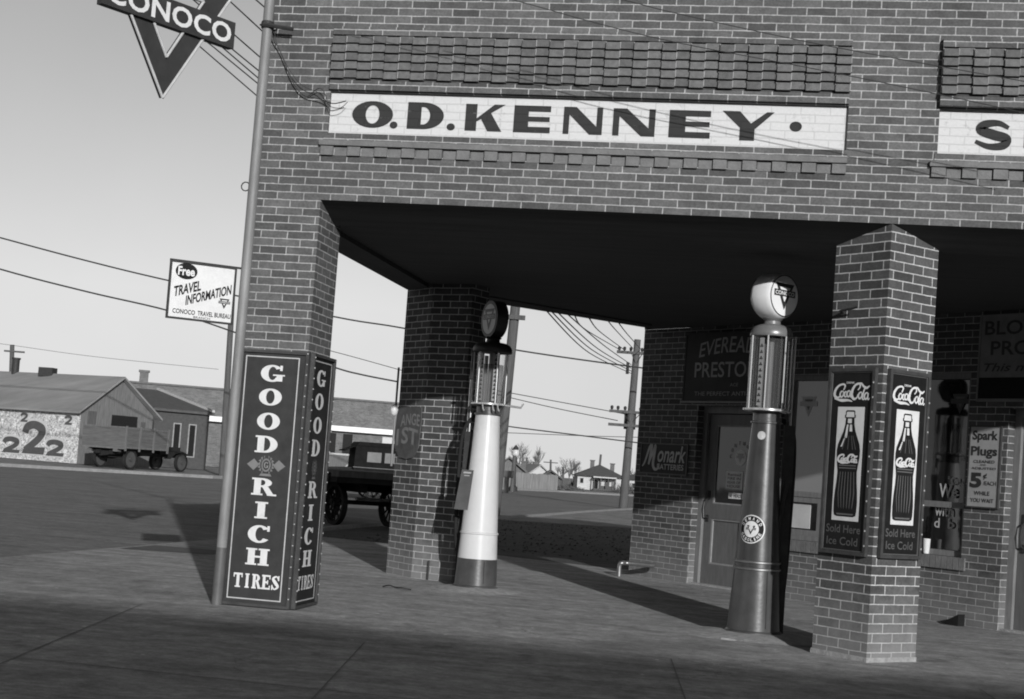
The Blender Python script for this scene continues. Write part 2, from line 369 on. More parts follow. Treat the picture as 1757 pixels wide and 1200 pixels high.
def spline(pts, per=6):
    out = []; P = [pts[0]]+list(pts)+[pts[-1]]
    for i in range(1, len(P)-2):
        for k in range(per):
            t = k/per; out.append(tuple(.5*((2*P[i][c])+(-P[i-1][c]+P[i+1][c])*t+(2*P[i-1][c]-5*P[i][c]+4*P[i+1][c]-P[i+2][c])*t*t+(-P[i-1][c]+3*P[i][c]-3*P[i+1][c]+P[i+2][c])*t**3) for c in range(len(pts[0]))))
    out.append(tuple(pts[-1])); return out
def stroke(mb, Fr, pts, w, n, per=6):      # pts (u,v) or (u,v,k) with width factor k
    P = spline([p if len(p) == 3 else (p[0], p[1], 1.0) for p in pts], per); k = []
    for i, p in enumerate(P):
        a = P[max(i-1, 0)]; b = P[min(i+1, len(P)-1)]; dx, dy = b[0]-a[0], b[1]-a[1]; l = sqrt(dx*dx+dy*dy) or 1
        h = w*.5*p[2]; k.append(Fr.p(p[0]-dy/l*h, p[1]+dx/l*h, n)); k.append(Fr.p(p[0]+dy/l*h, p[1]-dx/l*h, n))
    mb.add(k, [(2*i, 2*i+1, 2*i+3, 2*i+2) for i in range(len(P)-1)]); return mb
def R(mb, Fr, u0, u1, v0, v1, n): return mb.sheet(Fr, [(u0, v0), (u1, v0), (u1, v1), (u0, v1)], n)
def serif(mb, Fr, ch, u0, u1, v0, v1, n, k=1.0):
    """slab-serif capitals, fat verticals and thin horizontals"""
    W = u1-u0; H = v1-v0; cu = (u0+u1)/2; cv = (v0+v1)/2; st = W*.30*k; th = H*.10; e = .0004
    if ch == 'O': ring(mb, Fr, cu, cv, W/2, H/2, W*.5-st*1.05, H*.5-th*1.1, 0, 360, n)
    elif ch in 'GC':
        ring(mb, Fr, cu, cv, W/2, H/2, W*.5-st*1.05, H*.5-th*1.1, 38, 325, n, dc=W*.02)
        R(mb, Fr, u1-W*.17, u1-W*.06, v1-H*.33, v1-H*.02, n+e)
        if ch == 'G':
            R(mb, Fr, u1-W*.30, u1-W*.04, v0+H*.05, v0+H*.42, n+2*e); R(mb, Fr, u1-W*.46, u1+W*.06, v0+H*.36, v0+H*.44, n+3*e)
    elif ch in 'DR':
        R(mb, Fr, u0+W*.1, u0+W*.1+st, v0+th*.5, v1-th*.5, n)
        if ch == 'D':
            mb_ = ring(mb, Fr, u0+W*.42, cv, W*.56, H*.5, W*.56-st*1.05, H*.5-th*1.1, -90, 90, n+e)
            R(mb, Fr, u0, u0+W*.46, v0, v0+th, n+2*e); R(mb, Fr, u0, u0+W*.46, v1-th, v1, n+2*e)
        else:
            ring(mb, Fr, u0+W*.45, v0+H*.74, W*.42, H*.26, W*.42-st*.95, H*.26-th, -90, 90, n+e)
            R(mb, Fr, u0, u0+W*.48, v1-th, v1, n+2*e); R(mb, Fr, u0+W*.2, u0+W*.5, v0+H*.48, v0+H*.48+th, n+2*e)
            R(mb, Fr, u0, u0+W*.50, v0, v0+th, n+2*e)
            mb.sheet(Fr, [(u0+W*.45, v0+H*.52), (u0+W*.72, v0+H*.52), (u0+W*1.02, v0), (u0+W*.72, v0)], n+3*e)
            R(mb, Fr, u0+W*.7, u0+W*1.1, v0, v0+th, n+4*e)
    elif ch == 'I':
        R(mb, Fr, cu-st*.55, cu+st*.55, v0, v1, n); R(mb, Fr, cu-W*.28, cu+W*.28, v0, v0+th, n+e); R(mb, Fr, cu-W*.28, cu+W*.28, v1-th, v1, n+e)
    elif ch == 'H':
        for x in (u0+W*.08, u1-W*.08-st):
            R(mb, Fr, x, x+st, v0, v1, n); R(mb, Fr, x-W*.09, x+st+W*.09, v0, v0+th, n+e); R(mb, Fr, x-W*.09, x+st+W*.09, v1-th, v1, n+e)
        R(mb, Fr, u0+W*.2, u1-W*.2, cv-th*.5, cv+th*.6, n+2*e)
    elif ch == 'T':
        R(mb, Fr, cu-st*.5, cu+st*.5, v0, v1, n); R(mb, Fr, u0, u1, v1-th*1.3, v1, n+e); R(mb, Fr, cu-W*.3, cu+W*.3, v0, v0+th, n+e)
        R(mb, Fr, u0, u0+W*.12, v1-H*.3, v1, n+2*e); R(mb, Fr, u1-W*.12, u1, v1-H*.3, v1, n+2*e)
    elif ch == 'E':
        R(mb, Fr, u0+W*.1, u0+W*.1+st, v0, v1, n); R(mb, Fr, u0, u1, v1-th*1.2, v1, n+e); R(mb, Fr, u0, u1, v0, v0+th*1.2, n+e)
        R(mb, Fr, u0+W*.2, u0+W*.75, cv-th*.6, cv+th*.6, n+e); R(mb, Fr, u1-W*.13, u1, v1-H*.28, v1, n+2*e); R(mb, Fr, u1-W*.13, u1, v0, v0+H*.28, n+2*e)
        R(mb, Fr, u0+W*.62, u0+W*.75, cv-H*.15, cv+H*.15, n+2*e)
    elif ch == 'S':
        stroke(mb, Fr, [(u1-W*.12, v1-H*.28, .5), (cu+W*.1, v1-H*.06, .5), (u0+W*.2, v1-H*.22, .9), (cu, cv, 1.25), (u1-W*.2, v0+H*.24, .9), (cu-W*.1, v0+H*.06, .5), (u0+W*.1, v0+H*.28, .5)], st, n)
        R(mb, Fr, u1-W*.2, u1-W*.06, v1-H*.35, v1, n+e); R(mb, Fr, u0+W*.04, u0+W*.18, v0, v0+H*.35, n+e)
    return mb
def cola(mb, Fr, u0, u1, v0, v1, n, w=None):
    """flowing script trade mark: C o c a - C o l a"""
    W = u1-u0; H = v1-v0; w = w or W*.042
    def st(pts, k=1.0, d=0):
        stroke(mb, Fr, [(u0+p[0]*W, v0+p[1]*H)+((p[2],) if len(p) > 2 else ()) for p in pts], w*k, n+d*.0003)
    st([(.02, .16, .5), (.12, .10, 1), (.24, .06, 1.5), (.40, .07, 1.1), (.52, .0, .5)], 1, 0)                  # long tail under Coca
    st([(.26, .62, .6), (.30, .86, 1), (.24, .95, .9), (.12, .86, 1.1), (.03, .60, 1.5), (.02, .33, 1.6), (.10, .2, 1.2), (.20, .32, .6)], 1, 1)   # C
    for cx, cy, d in ((.22, .40, 2), (.41, .42, 3)):
        st([(cx+.04, cy+.16, .7), (cx-.02, cy+.14, 1), (cx-.05, cy-.03, 1.2), (cx-.01, cy-.16, 1), (cx+.04, cy-.05, 1), (cx+.045, cy+.14, .9)], .85, d)
    st([(.35, .54, .7), (.305, .50, 1.1), (.29, .34, 1.2), (.33, .25, .9), (.38, .33, .5)], .85, 4)             # c
    st([(.455, .58, .8), (.45, .36, 1), (.48, .25, .9), (.52, .34, .5)], .85, 5)                                 # a tail
    st([(.50, .50, .9), (.54, .51, .9)], .8, 6)                                                                   # hyphen
    st([(.66, .62, .6), (.72, .80, .9), (.70, .97, 1), (.60, .92, 1.1), (.52, .66, 1.5), (.50, .36, 1.6), (.56, .14, 1.3), (.64, .2, .8), (.67, .4, .5)], 1, 7)   # C
    st([(.64, .93, .6), (.74, .99, .9), (.82, .82, 1.1), (.90, .74, 1.2), (.98, .86, .5)], 1, 8)                 # swash through l
    for cx, cy, d in ((.735, .33, 9), (.90, .30, 10)):
        st([(cx+.04, cy+.18, .7), (cx-.02, cy+.14, 1), (cx-.05, cy-.03, 1.2), (cx-.01, cy-.18, 1), (cx+.04, cy-.05, 1), (cx+.045, cy+.15, .9)], .85, d)
    st([(.885, .80, .6), (.86, .76, 1), (.82, .48, 1.2), (.80, .2, 1.1), (.83, .10, .8), (.86, .18, .5)], .85, 11)   # l
    st([(.955, .46, .8), (.945, .22, 1), (.965, .10, .8), (1.0, .2, .5)], .85, 12)
def emblem(dark, light, Fr, cu, cv, s, n, words=True):
    """inverted triangle with a name banner across it; s = overall width"""
    h = s*.5; top = cv+s*.40; bot = cv-s*.46
    dark.sheet(Fr, [(cu-h*.86, top), (cu, bot), (cu+h*.86, top)], n)
    light.sheet(Fr, [(cu-h*.50, top-s*.12), (cu, bot+s*.26), (cu+h*.50, top-s*.12)], n+.0006)
    dark.sheet(Fr, [(cu-h, cv-s*.02), (cu+h, cv-s*.02), (cu+h, cv+s*.19), (cu-h, cv+s*.19)], n+.0012)
    if words: text(light, Fr, 'CONOCO', cu-h*.9, cu+h*.9, cv+s*.02, cv+s*.15, n+.0018, .02)

# ------------------------------------------------------------------ ground
mb = MB(); n = 48
ring_pts = [(900*cos(2*pi*i/n), 900*sin(2*pi*i/n)+100, -.03) for i in range(n)]
mb.add(ring_pts, [tuple(range(n))]); struct('ground', mb, M['dirt'])
kerb_line = [(-3.75, 11.2), (-3.85, 13.5), (-3.85, 17.8), (-3.3, 26.8), (-3.05, 33), (-2.9, 41), (-2.3, 54), (1.5, 68)]
road = [(-80, -90), (-3.7, -90), (-3.7, 11.2)]+kerb_line[1:]+[(14, 80), (60, 118), (60, 132), (-6, 110), (-11.5, 98), (-14.2, 87), (-19.8, 50.5), (-25.6, 42), (-45, 8), (-80, -20)]
mb = MB(); mb.add([(x, y, -.012) for x, y in road], [tuple(range(len(road)))]); struct('road', mb, M['asphalt'])
apron = [(-3.7, -34), (30, -34), (30, 14), (8, 14), (3.0, 8.6), (1.3, 9.1), (-.3, 9.9), (-3.7, 11.2)]
mb = MB(); mb.add([(x, y, 0) for x, y in apron], [tuple(range(len(apron)))])
struct('forecourt', mb, M['apron'])
mb = MB()
for a, b in zip(kerb_line[:-1], kerb_line[1:]):
    mb.poly([a, b, (b[0]+.10, b[1]), (a[0]+.10, a[1])], -.03, .035)
struct('kerb', mb, M['kerb'])
mb = MB(); fk = [(-45.2, 8), (-25.8, 42), (-20, 50.5), (-14.4, 87), (-11.7, 98), (-6.2, 110), (30, 121)]
for a, b in zip(fk[:-1], fk[1:]): mb.poly([a, b, (b[0]-.5, b[1]+.45), (a[0]-.5, a[1]+.45)], -.03, .11)
struct('far_kerb', mb, M['kerb'])
mb = MB()
def strip(a, b, w, z=.004):
    a = Vector(a); b = Vector(b); d = (b-a).normalized(); p = Vector((-d.y, d.x))*w/2
    mb.add([(a+p).to_3d()+Vector((0, 0, z)), (a-p).to_3d()+Vector((0, 0, z)), (b-p).to_3d()+Vector((0, 0, z)), (b+p).to_3d()+Vector((0, 0, z))], [(0, 1, 2, 3)])
for a, b, w in (((-.95, -.55), (-.2, -4.2), .010), ((-3.6, -3.55), (12, -4.1), .011), ((1.05, -1.6), (1.5, -4.3), .008), ((3.0, -.9), (3.35, -4.1), .007), ((5.0, -1.0), (5.2, -4.2), .007), ((-3.6, -1.2), (-.95, -.75), .008)):
    strip(a, b, w)
struct('pavement_joint', mb, plain('joint_tar', .13, .9, amp=.4, scale=3))
mb = MB(); rng = random.Random(3)      # patched strip beside street
mb.add([(x, y, .004) for x, y in ((-3.6, 4.9), (-2.6, 5.2), (-2.5, 6.0), (-3.6, 5.9))], [(0, 1, 2, 3)])
struct('pavement_patch', mb, plain('patch_asphalt', .075, .9, amp=.25, scale=5, bump=.3))

# ------------------------------------------------------------------ the station
L = 4.34; H2 = .53*R2; TOP = 5.75
st = thing('gas_station', 'dark brick corner filling station with deep canopy, white name band and dentil brickwork', 'gas station', (4.3, 0, 0))
FF = F(0, 0, 1, 0)
XL, XR = -.535, 9.22
PN = [(.01, 3.98), (4.63, 8.60)]
Z0, Z1 = 3.715, 4.047
fw = MB(); TH = .28
fw.box(XL, XR, 0, TH, 3.185, Z0); fw.box(XL, XR, 0, TH, Z1, TOP)
for a, b in ((XL, PN[0][0]), (PN[0][1], PN[1][0]), (PN[1][1], XR)): fw.box(a, b, 0, TH, Z0, Z1)
obj('facade_wall', fw, M['brick'], st)
cp = MB(); cp.box(XL-.03, XR+.03, -.04, TH+.02, TOP+.001, TOP+.09); obj('coping', cp, M['concrete_old'], st)
for k, (a, b) in enumerate(PN):
    wp = MB(); wp.box(a-.002, b+.002, .035, TH-.01, Z0-.004, Z1+.004); o = obj('name_band', wp, M['brick_white'], st)
    # lettering painted on the band
    fr = F(0, .035, 1, 0); lt = MB(); nn = .003
    if k == 0:
        lo, hi = 3.775, 3.985
        def B(u0, u1, v0, v1, dn=0): R(lt, fr, u0, u1, v0, v1, nn+dn)
        ring(lt, fr, .355, 3.878, .165, .106, .055, .072, 0, 360, nn)
        ring(lt, fr, .53, 3.80, .031, .028, .001, .001, 0, 360, nn)
        B(.635, .745, lo, hi); ring(lt, fr, .76, 3.88, .165, .105, .055, .068, -90, 90, nn+.0005); B(.74, .765, lo, lo+.037, .001); B(.74, .765, hi-.037, hi, .001)
        ring(lt, fr, .985, 3.80, .033, .028, .001, .001, 0, 360, nn)
        B(1.095, 1.185, lo, hi); lt.sheet(fr, [(1.18, 3.87), (1.32, hi), (1.405, hi), (1.18, 3.845)][:4], nn+.0005)
        lt.sheet(fr, [(1.21, 3.885), (1.29, 3.925), (1.385, lo), (1.275, lo)], nn+.001)
        def EE(x0, w):
            B(x0, x0+w*.40, lo, hi); B(x0+w*.4, x0+w, hi-.046, hi, .0005); B(x0+w*.4, x0+w*.98, 3.862, 3.9, .0005); B(x0+w*.4, x0+w, lo, lo+.046, .0005)
        def NN(x0, w):
            B(x0, x0+w*.15, lo, hi); B(x0+w*.85, x0+w, lo, hi); lt.sheet(fr, [(x0+w*.15, hi), (x0+w*.32, hi), (x0+w*.86, lo+.06), (x0+w*.86, lo), (x0+w*.68, lo), (x0+w*.15, hi-.06)], nn+.0005)
        EE(1.475, .285); NN(1.86, .30); NN(2.24, .32); EE(2.665, .31)
        lt.sheet(fr, [(3.06, hi+.005), (3.19, hi+.005), (3.275, 3.90), (3.275, 3.86), (3.20, 3.86)], nn+.0005)
        lt.sheet(fr, [(3.275, 3.86), (3.275, 3.90), (3.39, hi+.003), (3.445, hi+.003), (3.31, 3.86)], nn+.001)
        lt.sheet(fr, [(3.195, lo-.005), (3.305, lo-.005), (3.305, 3.863), (3.195, 3.863)], nn+.0015)
        ring(lt, fr, 3.605, 3.887, .045, .038, .001, .001, 0, 360, nn)
        obj('lettering', lt, M['paint_black'], o)
    else:
        lo, hi = 3.78, 3.97
        stroke(lt, fr, [(5.125, 3.925, .5), (5.05, 3.958, .8), (4.955, 3.945, 1.1), (4.93, 3.905, 1.25), (5.02, 3.872, 1.35), (5.11, 3.845, 1.25), (5.09, 3.795, 1.1), (4.99, 3.785, .8), (4.895, 3.82, .5)], .055, nn)
        text(lt, fr, 'ERVICE', 5.235, 7.3, lo, hi, nn, .03)
        text(lt, fr, 'STA.', 7.45, 8.45, lo, hi, nn, .03)
        obj('lettering', lt, M['paint_black'], o)
# brick relief: header panel, sill band, dentils
for k, (a, b) in enumerate(PN):
    rb, ra = MB(), MB(); rng = random.Random(5+k); n = 37; w = (b-a)/n; pro = .018 if k == 0 else .045
    for j in range(n):
        for r in range(5):
            z = 4.142+r*.0690; d = pro+(.026 if j % 2 == 0 else -.002)+rng.uniform(-.002, .002); q = .0055
            sh_ = -.009 if j % 2 == 0 else .006; za, zb = z+.0045+sh_+rng.uniform(-.0006, .0006), z+.0690-.006+sh_; lo_ = -d-(.015 if j % 2 == 0 else .013); bk = rb if rng.random() < .5 else ra; x0_, x1_ = a+j*w+rng.uniform(.001, .0022), a+(j+1)*w-rng.uniform(.001, .0022)
            bk.prism([(x0_, 0, za), (x1_, 0, za), (x1_, lo_, za), (x0_, lo_, za)], [(x0_, 0, zb), (x1_, 0, zb), (x1_, -d, zb), (x0_, -d, zb)])
    mj = MB()
    for j in range(n+1):
        for r in range(5):
            z = 4.142+r*.0690; x_ = a+j*w; dd = pro+.013; mj.box(x_-.0035, x_+.0035, -dd, 0, z+.010, z+.060)
    pn = obj('brick_relief', ra, M['header_a'], st); obj('brick_relief', rb, M['header_b'], pn); obj('mortar_joint', mj, M['mortar'], pn)
    sc = MB(); sc.box(a, b, -pro+.014, .0, 4.139, 4.487); obj('panel_bed', sc, M['header_a'], pn)
    s2 = MB(); s2.box(a-.005, b, -pro-.008, 0, 4.49, 4.555); s2.box(a-.005, b, -pro-.008, 0, 4.056, 4.130); obj('stretcher_band', s2, M['brick'], st)
    s3 = MB(); s3.box(a-.05, b+.01, -.040, 0, 3.612, 3.652); obj('sill_band', s3, M['stone'], st); s3 = MB(); s3.box(a-.02, b+.01, -.012, 0, 3.6525, 3.712); obj('sill_course', s3, M['brick'], st)
    s4 = MB(); nd = 37; x0 = a-.04; wd = (b+.01-x0)/nd
    for j in range(nd):
        pr = .027 if j % 2 == 0 else .005
        s4.box(x0+j*wd+.004, x0+(j+1)*wd-.004, -pr, 0, 3.536, 3.606)
    obj('dentil_course', s4, M['stone'], st)
# bits of old fixings on the wall
# soffit wedge behind the face, ceiling and roof
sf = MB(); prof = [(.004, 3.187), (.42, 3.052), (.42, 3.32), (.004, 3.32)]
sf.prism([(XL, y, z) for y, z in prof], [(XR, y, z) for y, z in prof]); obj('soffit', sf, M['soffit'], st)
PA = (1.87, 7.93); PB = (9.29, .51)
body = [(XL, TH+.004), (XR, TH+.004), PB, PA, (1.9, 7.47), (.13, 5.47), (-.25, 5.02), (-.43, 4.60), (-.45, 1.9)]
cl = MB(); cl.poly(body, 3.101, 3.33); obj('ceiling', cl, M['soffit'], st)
cb = MB()
for i in range(26):      # ceiling boards' joint battens
    pass
up = MB(); up.poly([(x, y) for x, y in body], 3.332, TOP); obj('upper_wall', up, M['brick'], st)
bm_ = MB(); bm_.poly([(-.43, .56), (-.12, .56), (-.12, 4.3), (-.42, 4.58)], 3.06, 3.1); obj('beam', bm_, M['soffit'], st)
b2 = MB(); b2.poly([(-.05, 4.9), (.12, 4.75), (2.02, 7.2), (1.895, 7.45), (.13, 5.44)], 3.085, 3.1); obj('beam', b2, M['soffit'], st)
# main building behind the wall
E_ = F(PA[0], PA[1], 1, -1)              # wall W: s runs from the far corner to the near right
SL = 10.45
D1 = (1.10, 2.16); W1 = (2.50, 3.60); W2 = (4.06, 5.09); D2 = (5.56, 6.62); W3 = (7.1, 8.2)
DH, WH, WS = 2.14, 2.50, .66
ww = MB(); T = .30
cuts = [(0, D1, 0, DH), (1, W1, WS, WH), (2, W2, WS, WH), (3, D2, 0, DH), (4, W3, WS, WH)]
x = 0.0
for _, (a, b), lo, hi in cuts:
    ww.rect(E_, x, a, 0, 3.1, -T, 0); ww.rect(E_, a, b, hi, 3.1, -T, 0)
    if lo > 0: ww.rect(E_, a, b, 0, lo-.13, -T, 0)
    x = b
ww.rect(E_, x, SL, 0, 3.1, -T, 0); obj('wall', ww, M['brick_wall'], st)
bb = MB(); e = E_
bb.slab(e, [(0, 0), (SL, 0), (SL, TOP), (0, TOP)], -T-.45, -6.5); obj('back_building', bb, M['brick_wall'], st)
sw = MB(); sw.rect(e, 0, .3, 0, 3.1, -T-.45, -T-.002); obj('side_wall', sw, M['brick_wall'], st)
sd = MB(); sd.rect(e, .3, SL, 0, .02, -T-.4, -T-.002); 
for _, (a, b), lo, hi in cuts:
    if lo > 0:
        rl = MB(); nb = int((b-a+.12)/.0695); wd = (b-a+.12)/nb
        for j in range(nb):
            rl.rect(e, a-.06+j*wd+.004, a-.06+(j+1)*wd-.004, lo-.127, lo-.004, -.12, .022)
        obj('sill', rl, M['stone'], st)
# doors
def door(s0, s1, hinge_left, stickers):
    fr_ = MB(); fr_.rect(e, s0, s0+.075, 0, DH, -.20, -.10); fr_.rect(e, s1-.075, s1, 0, DH, -.20, -.10); fr_.rect(e, s0+.075, s1-.075, DH-.08, DH, -.20, -.10)
    fo = obj('door_frame', fr_, M['trim'], st)
    a, b = s0+.08, s1-.08
    d = MB(); n0, n1 = -.18, -.14
    d.rect(e, a, a+.13, .02, DH-.09, n0, n1); d.rect(e, b-.13, b, .02, DH-.09, n0, n1)
    d.rect(e, a+.13, b-.13, .02, .26, n0, n1); d.rect(e, a+.13, b-.13, .80, .98, n0, n1); d.rect(e, a+.13, b-.13, DH-.22, DH-.09, n0, n1)
    d.rect(e, a+.13, b-.13, .26, .80, n0, n0+.015)
    do = obj('door', d, M['door'], st)
    gl = MB(); gl.rect(e, a+.13, b-.13, .98, DH-.22, n0+.01, n0+.02); obj('pane', gl, M['pane'], do)
    bd = MB(); bd.frame(e, a+.13, b-.13, .98, DH-.22, .016, n0+.02, n0+.036); bd.frame(e, a+.13, b-.13, .26, .80, .018, n0+.015, n0+.033); obj('moulding', bd, M['grey_paint'], do)
    hs = a+.065
    hd = MB(); hd.tube([e.p(hs, .80, n1), e.p(hs, .82, n1+.05), e.p(hs, .92, n1+.062), e.p(hs, 1.02, n1+.05), e.p(hs, 1.05, n1)], .011, 8)
    hd.rect(e, hs-.02, hs+.02, .76, .84, n1, n1+.012); hd.rect(e, hs-.02, hs+.02, 1.03, 1.13, n1, n1+.012); obj('handle', hd, M['iron'], do)
    th = MB(); th.rect(e, s0, s1, 0, .02, -.20, -.01); obj('threshold', th, M['concrete_old'], st)
    rv = MB(); rv.rect(e, s0-.02, s1+.02, DH-.0, 2.14+.001, -.2, -.1)
    bk = MB(); bk.rect(e, s0, s1, 0, DH, -.29, -.21); obj('door_back', bk, M['black'], st)
    return a, b, n0, do
d1 = door(*D1, True, True); d2 = door(*D2, True, False)
def window(s0, s1, low, tilt=0.0):
    wf = MB(); wf.frame(e, s0, s1, WS, WH, .055, -.17, -.05); wf.rect(e, s0+.055, s1-.055, 1.14, 1.20, -.15, -.07)
    if low:
        for u in (s0+.28, s0+.30+.28): pass
    fo = obj('window', wf, M['trim'], st)
    p = MB(); p.slab(e, [(s0+.055, 1.20), (s1-.055, 1.20), (s1-.055, WH-.055), (s0+.055, WH-.055)], -.15, -.12)
    if tilt:
        for v in p.v[-8:]:
            s_ = (v-e.o).dot(e.u)-(s0+s1)/2; v += e.n*(s_*tilt)
    obj('pane', p, M['pane_blind'] if low else M['pane'], fo)
    q = MB(); q.slab(e, [(s0+.055, WS+.055), (s1-.055, WS+.055), (s1-.055, 1.14), (s0+.055, 1.14)], -.15, -.12)
    if tilt:
        for v in q.v[-8:]:
            s_ = (v-e.o).dot(e.u)-(s0+s1)/2; v += e.n*(s_*tilt)
    obj('pane', q, M['pane'], fo)
    if low:
        sh = MB(); sh.frame(e, s0+.06, s0+.62, WS+.056, 1.138, .06, -.12, -.08); obj('sash', sh, M['trim'], fo)
        pp = MB(); pp.rect(e, s0+.13, s0+.43, WS+.13, 1.06, -.118, -.112); obj('paper', pp, M['pane_lit'], fo)
    bk = MB(); bk.rect(e, s0, s1, WS, WH, -.29, -.2); obj('window_back', bk, M['black'], st)
    return fo
w1 = window(*W1, True); w2 = window(*W2, False, -.075); w3 = window(*W3, False)
# window decals
dk, lg = MB(), MB(); emblem(dk, lg, e, W1[0]+.30, 2.16, .26, -.117, False); obj('decal', dk, M['globe_face'], w1); obj('decal_inner', lg, M['enamel_mid'], w1)
dk, lg = MB(), MB(); emblem(dk, lg, e, W2[1]-.22, 2.20, .24, -.13, False); obj('decal', dk, plain('decal_grey', .05, .6), w2); obj('decal_inner', lg, M['enamel_mid'], w2)
wt = MB(); text(wt, e, '"ONE', 4.78, 5.02, 1.38, 1.46, -.117, .01, rise=-.03); text(wt, e, 'We', 4.68, 4.90, 1.24, 1.38, -.117, .02)
text(wt, e, 'with', 4.64, 4.86, 1.05, 1.17, -.117, .015); text(wt, e, 'd  b', 4.64, 4.88, .93, 1.03, -.117, .015)
obj('window_lettering', wt, M['grey_light'], w2)
# bills on the first door
a, b, n0, dobj = d1
dc, dl = MB(), MB(); ring(dc, e, 1.72, 1.545, .095, .095, .001, .001, 0, 360, n0+.024); obj('decal', dc, M['white_old'], dobj)
dk, lg = MB(), MB(); emblem(dk, lg, e, 1.72, 1.54, .13, n0+.0255); obj('decal_mark', dk, M['globe_face'], dobj); obj('decal_inner', lg, M['cream'], dobj)
ar = MB()
for i, ch in enumerate('CONTIN'):
    t = radians(178-i*26); r = .165; text(ar, e, ch, 1.72+r*cos(t)-.018, 1.72+r*cos(t)+.018, 1.55+r*sin(t)-.022, 1.55+r*sin(t)+.022, n0+.0245, .01)
obj('door_lettering', ar, M['grey_paint'], dobj)
nt_ = MB(); nt_.rect(e, 1.50, 1.78, 1.17, 1.38, n0+.021, n0+.026); no = obj('notice', nt_, M['white_old'], dobj)
tx = MB()
for i, s in enumerate(('Rented', 'FIRE IN', 'REAR OF', 'HOUSE')): text(tx, e, s, 1.53, 1.75, 1.335-i*.046-.012, 1.335-i*.046+.02, n0+.0275, .01)
obj('notice_writing', tx, M['iron'], no)
n2_ = MB(); n2_.rect(e, 1.56, 1.80, 1.055, 1.125, n0+.021, n0+.025); n2o = obj('notice', n2_, M['white_old'], dobj)
tx = MB(); text(tx, e, 'NE', 1.575, 1.62, 1.07, 1.11, n0+.0265, .02); text(tx, e, 'HEADS', 1.65, 1.78, 1.07, 1.11, n0+.0265, .02); obj('notice_writing', tx, M['iron'], n2o)
# piers
def pier(pts, z1=3.3, m='brick_pier'):
    p = MB(); p.poly(pts, 0, z1); return obj('pier', p, M[m], st)
p1 = pier([(XL, 0), (-.0, 0), (.0, .56), (XL, .56)]) if False else pier([(XL, 0), (0, 0), (0, .58), (XL, .58)], 3.185, 'brick')
p1b = MB(); p1b.box(XL+.002, -.002, TH+.003, .58, 3.184, 3.2)
p2 = pier([(L, .002), (L+H2, H2), (L, 2*H2), (L-H2, H2)], 3.25)
P3 = [(-.07, 4.30), (.40, 4.13), (.52, 4.40), (.30, 4.9), (-.06, 5.0), (-.44, 4.69)]
p3 = pier(P3, 3.25)
p4 = pier([(8.68, .002), (XR-.002, .002), (XR-.002, .58), (8.68, .58)], 3.184)
for pts in ([(L-.0, -.008), (L+H2+.008, H2), (L, 2*H2+.01), (L-H2-.012, H2)], ):
    f_ = MB(); f_.poly(pts, -.01, .035); obj('footing', f_, M['concrete_old'], st)
hk = MB(); f2 = F(L-H2, H2, 1, -1); hk.tube([f2.p(.12, 2.555, .004), f2.p(.12, 2.555, .05), f2.p(.30, 2.575, .06)], .009, 6); obj('iron_hook', hk, M['iron'], st)
cd = MB(); c0 = over(686, 640, (-.47, 4.7)); c1 = over(676, 800, (-.47, 4.7)); cd.tube([(-.465, 4.66, 2.22), (-.465, 4.66, 1.15)], .012, 8); obj('conduit', cd, M['galv'], st)
kn = MB(); kn.lathe(-.475, 4.645, [(.01, 1.69), (.035, 1.71), (.045, 1.76), (.03, 1.80), (.01, 1.81)], 12); obj('insulator', kn, M['white'], st)
ir = MB(); ir.box(.12, .135, 4.20, 4.22, 0, .20); obj('iron_stake', ir, M['iron'], st)

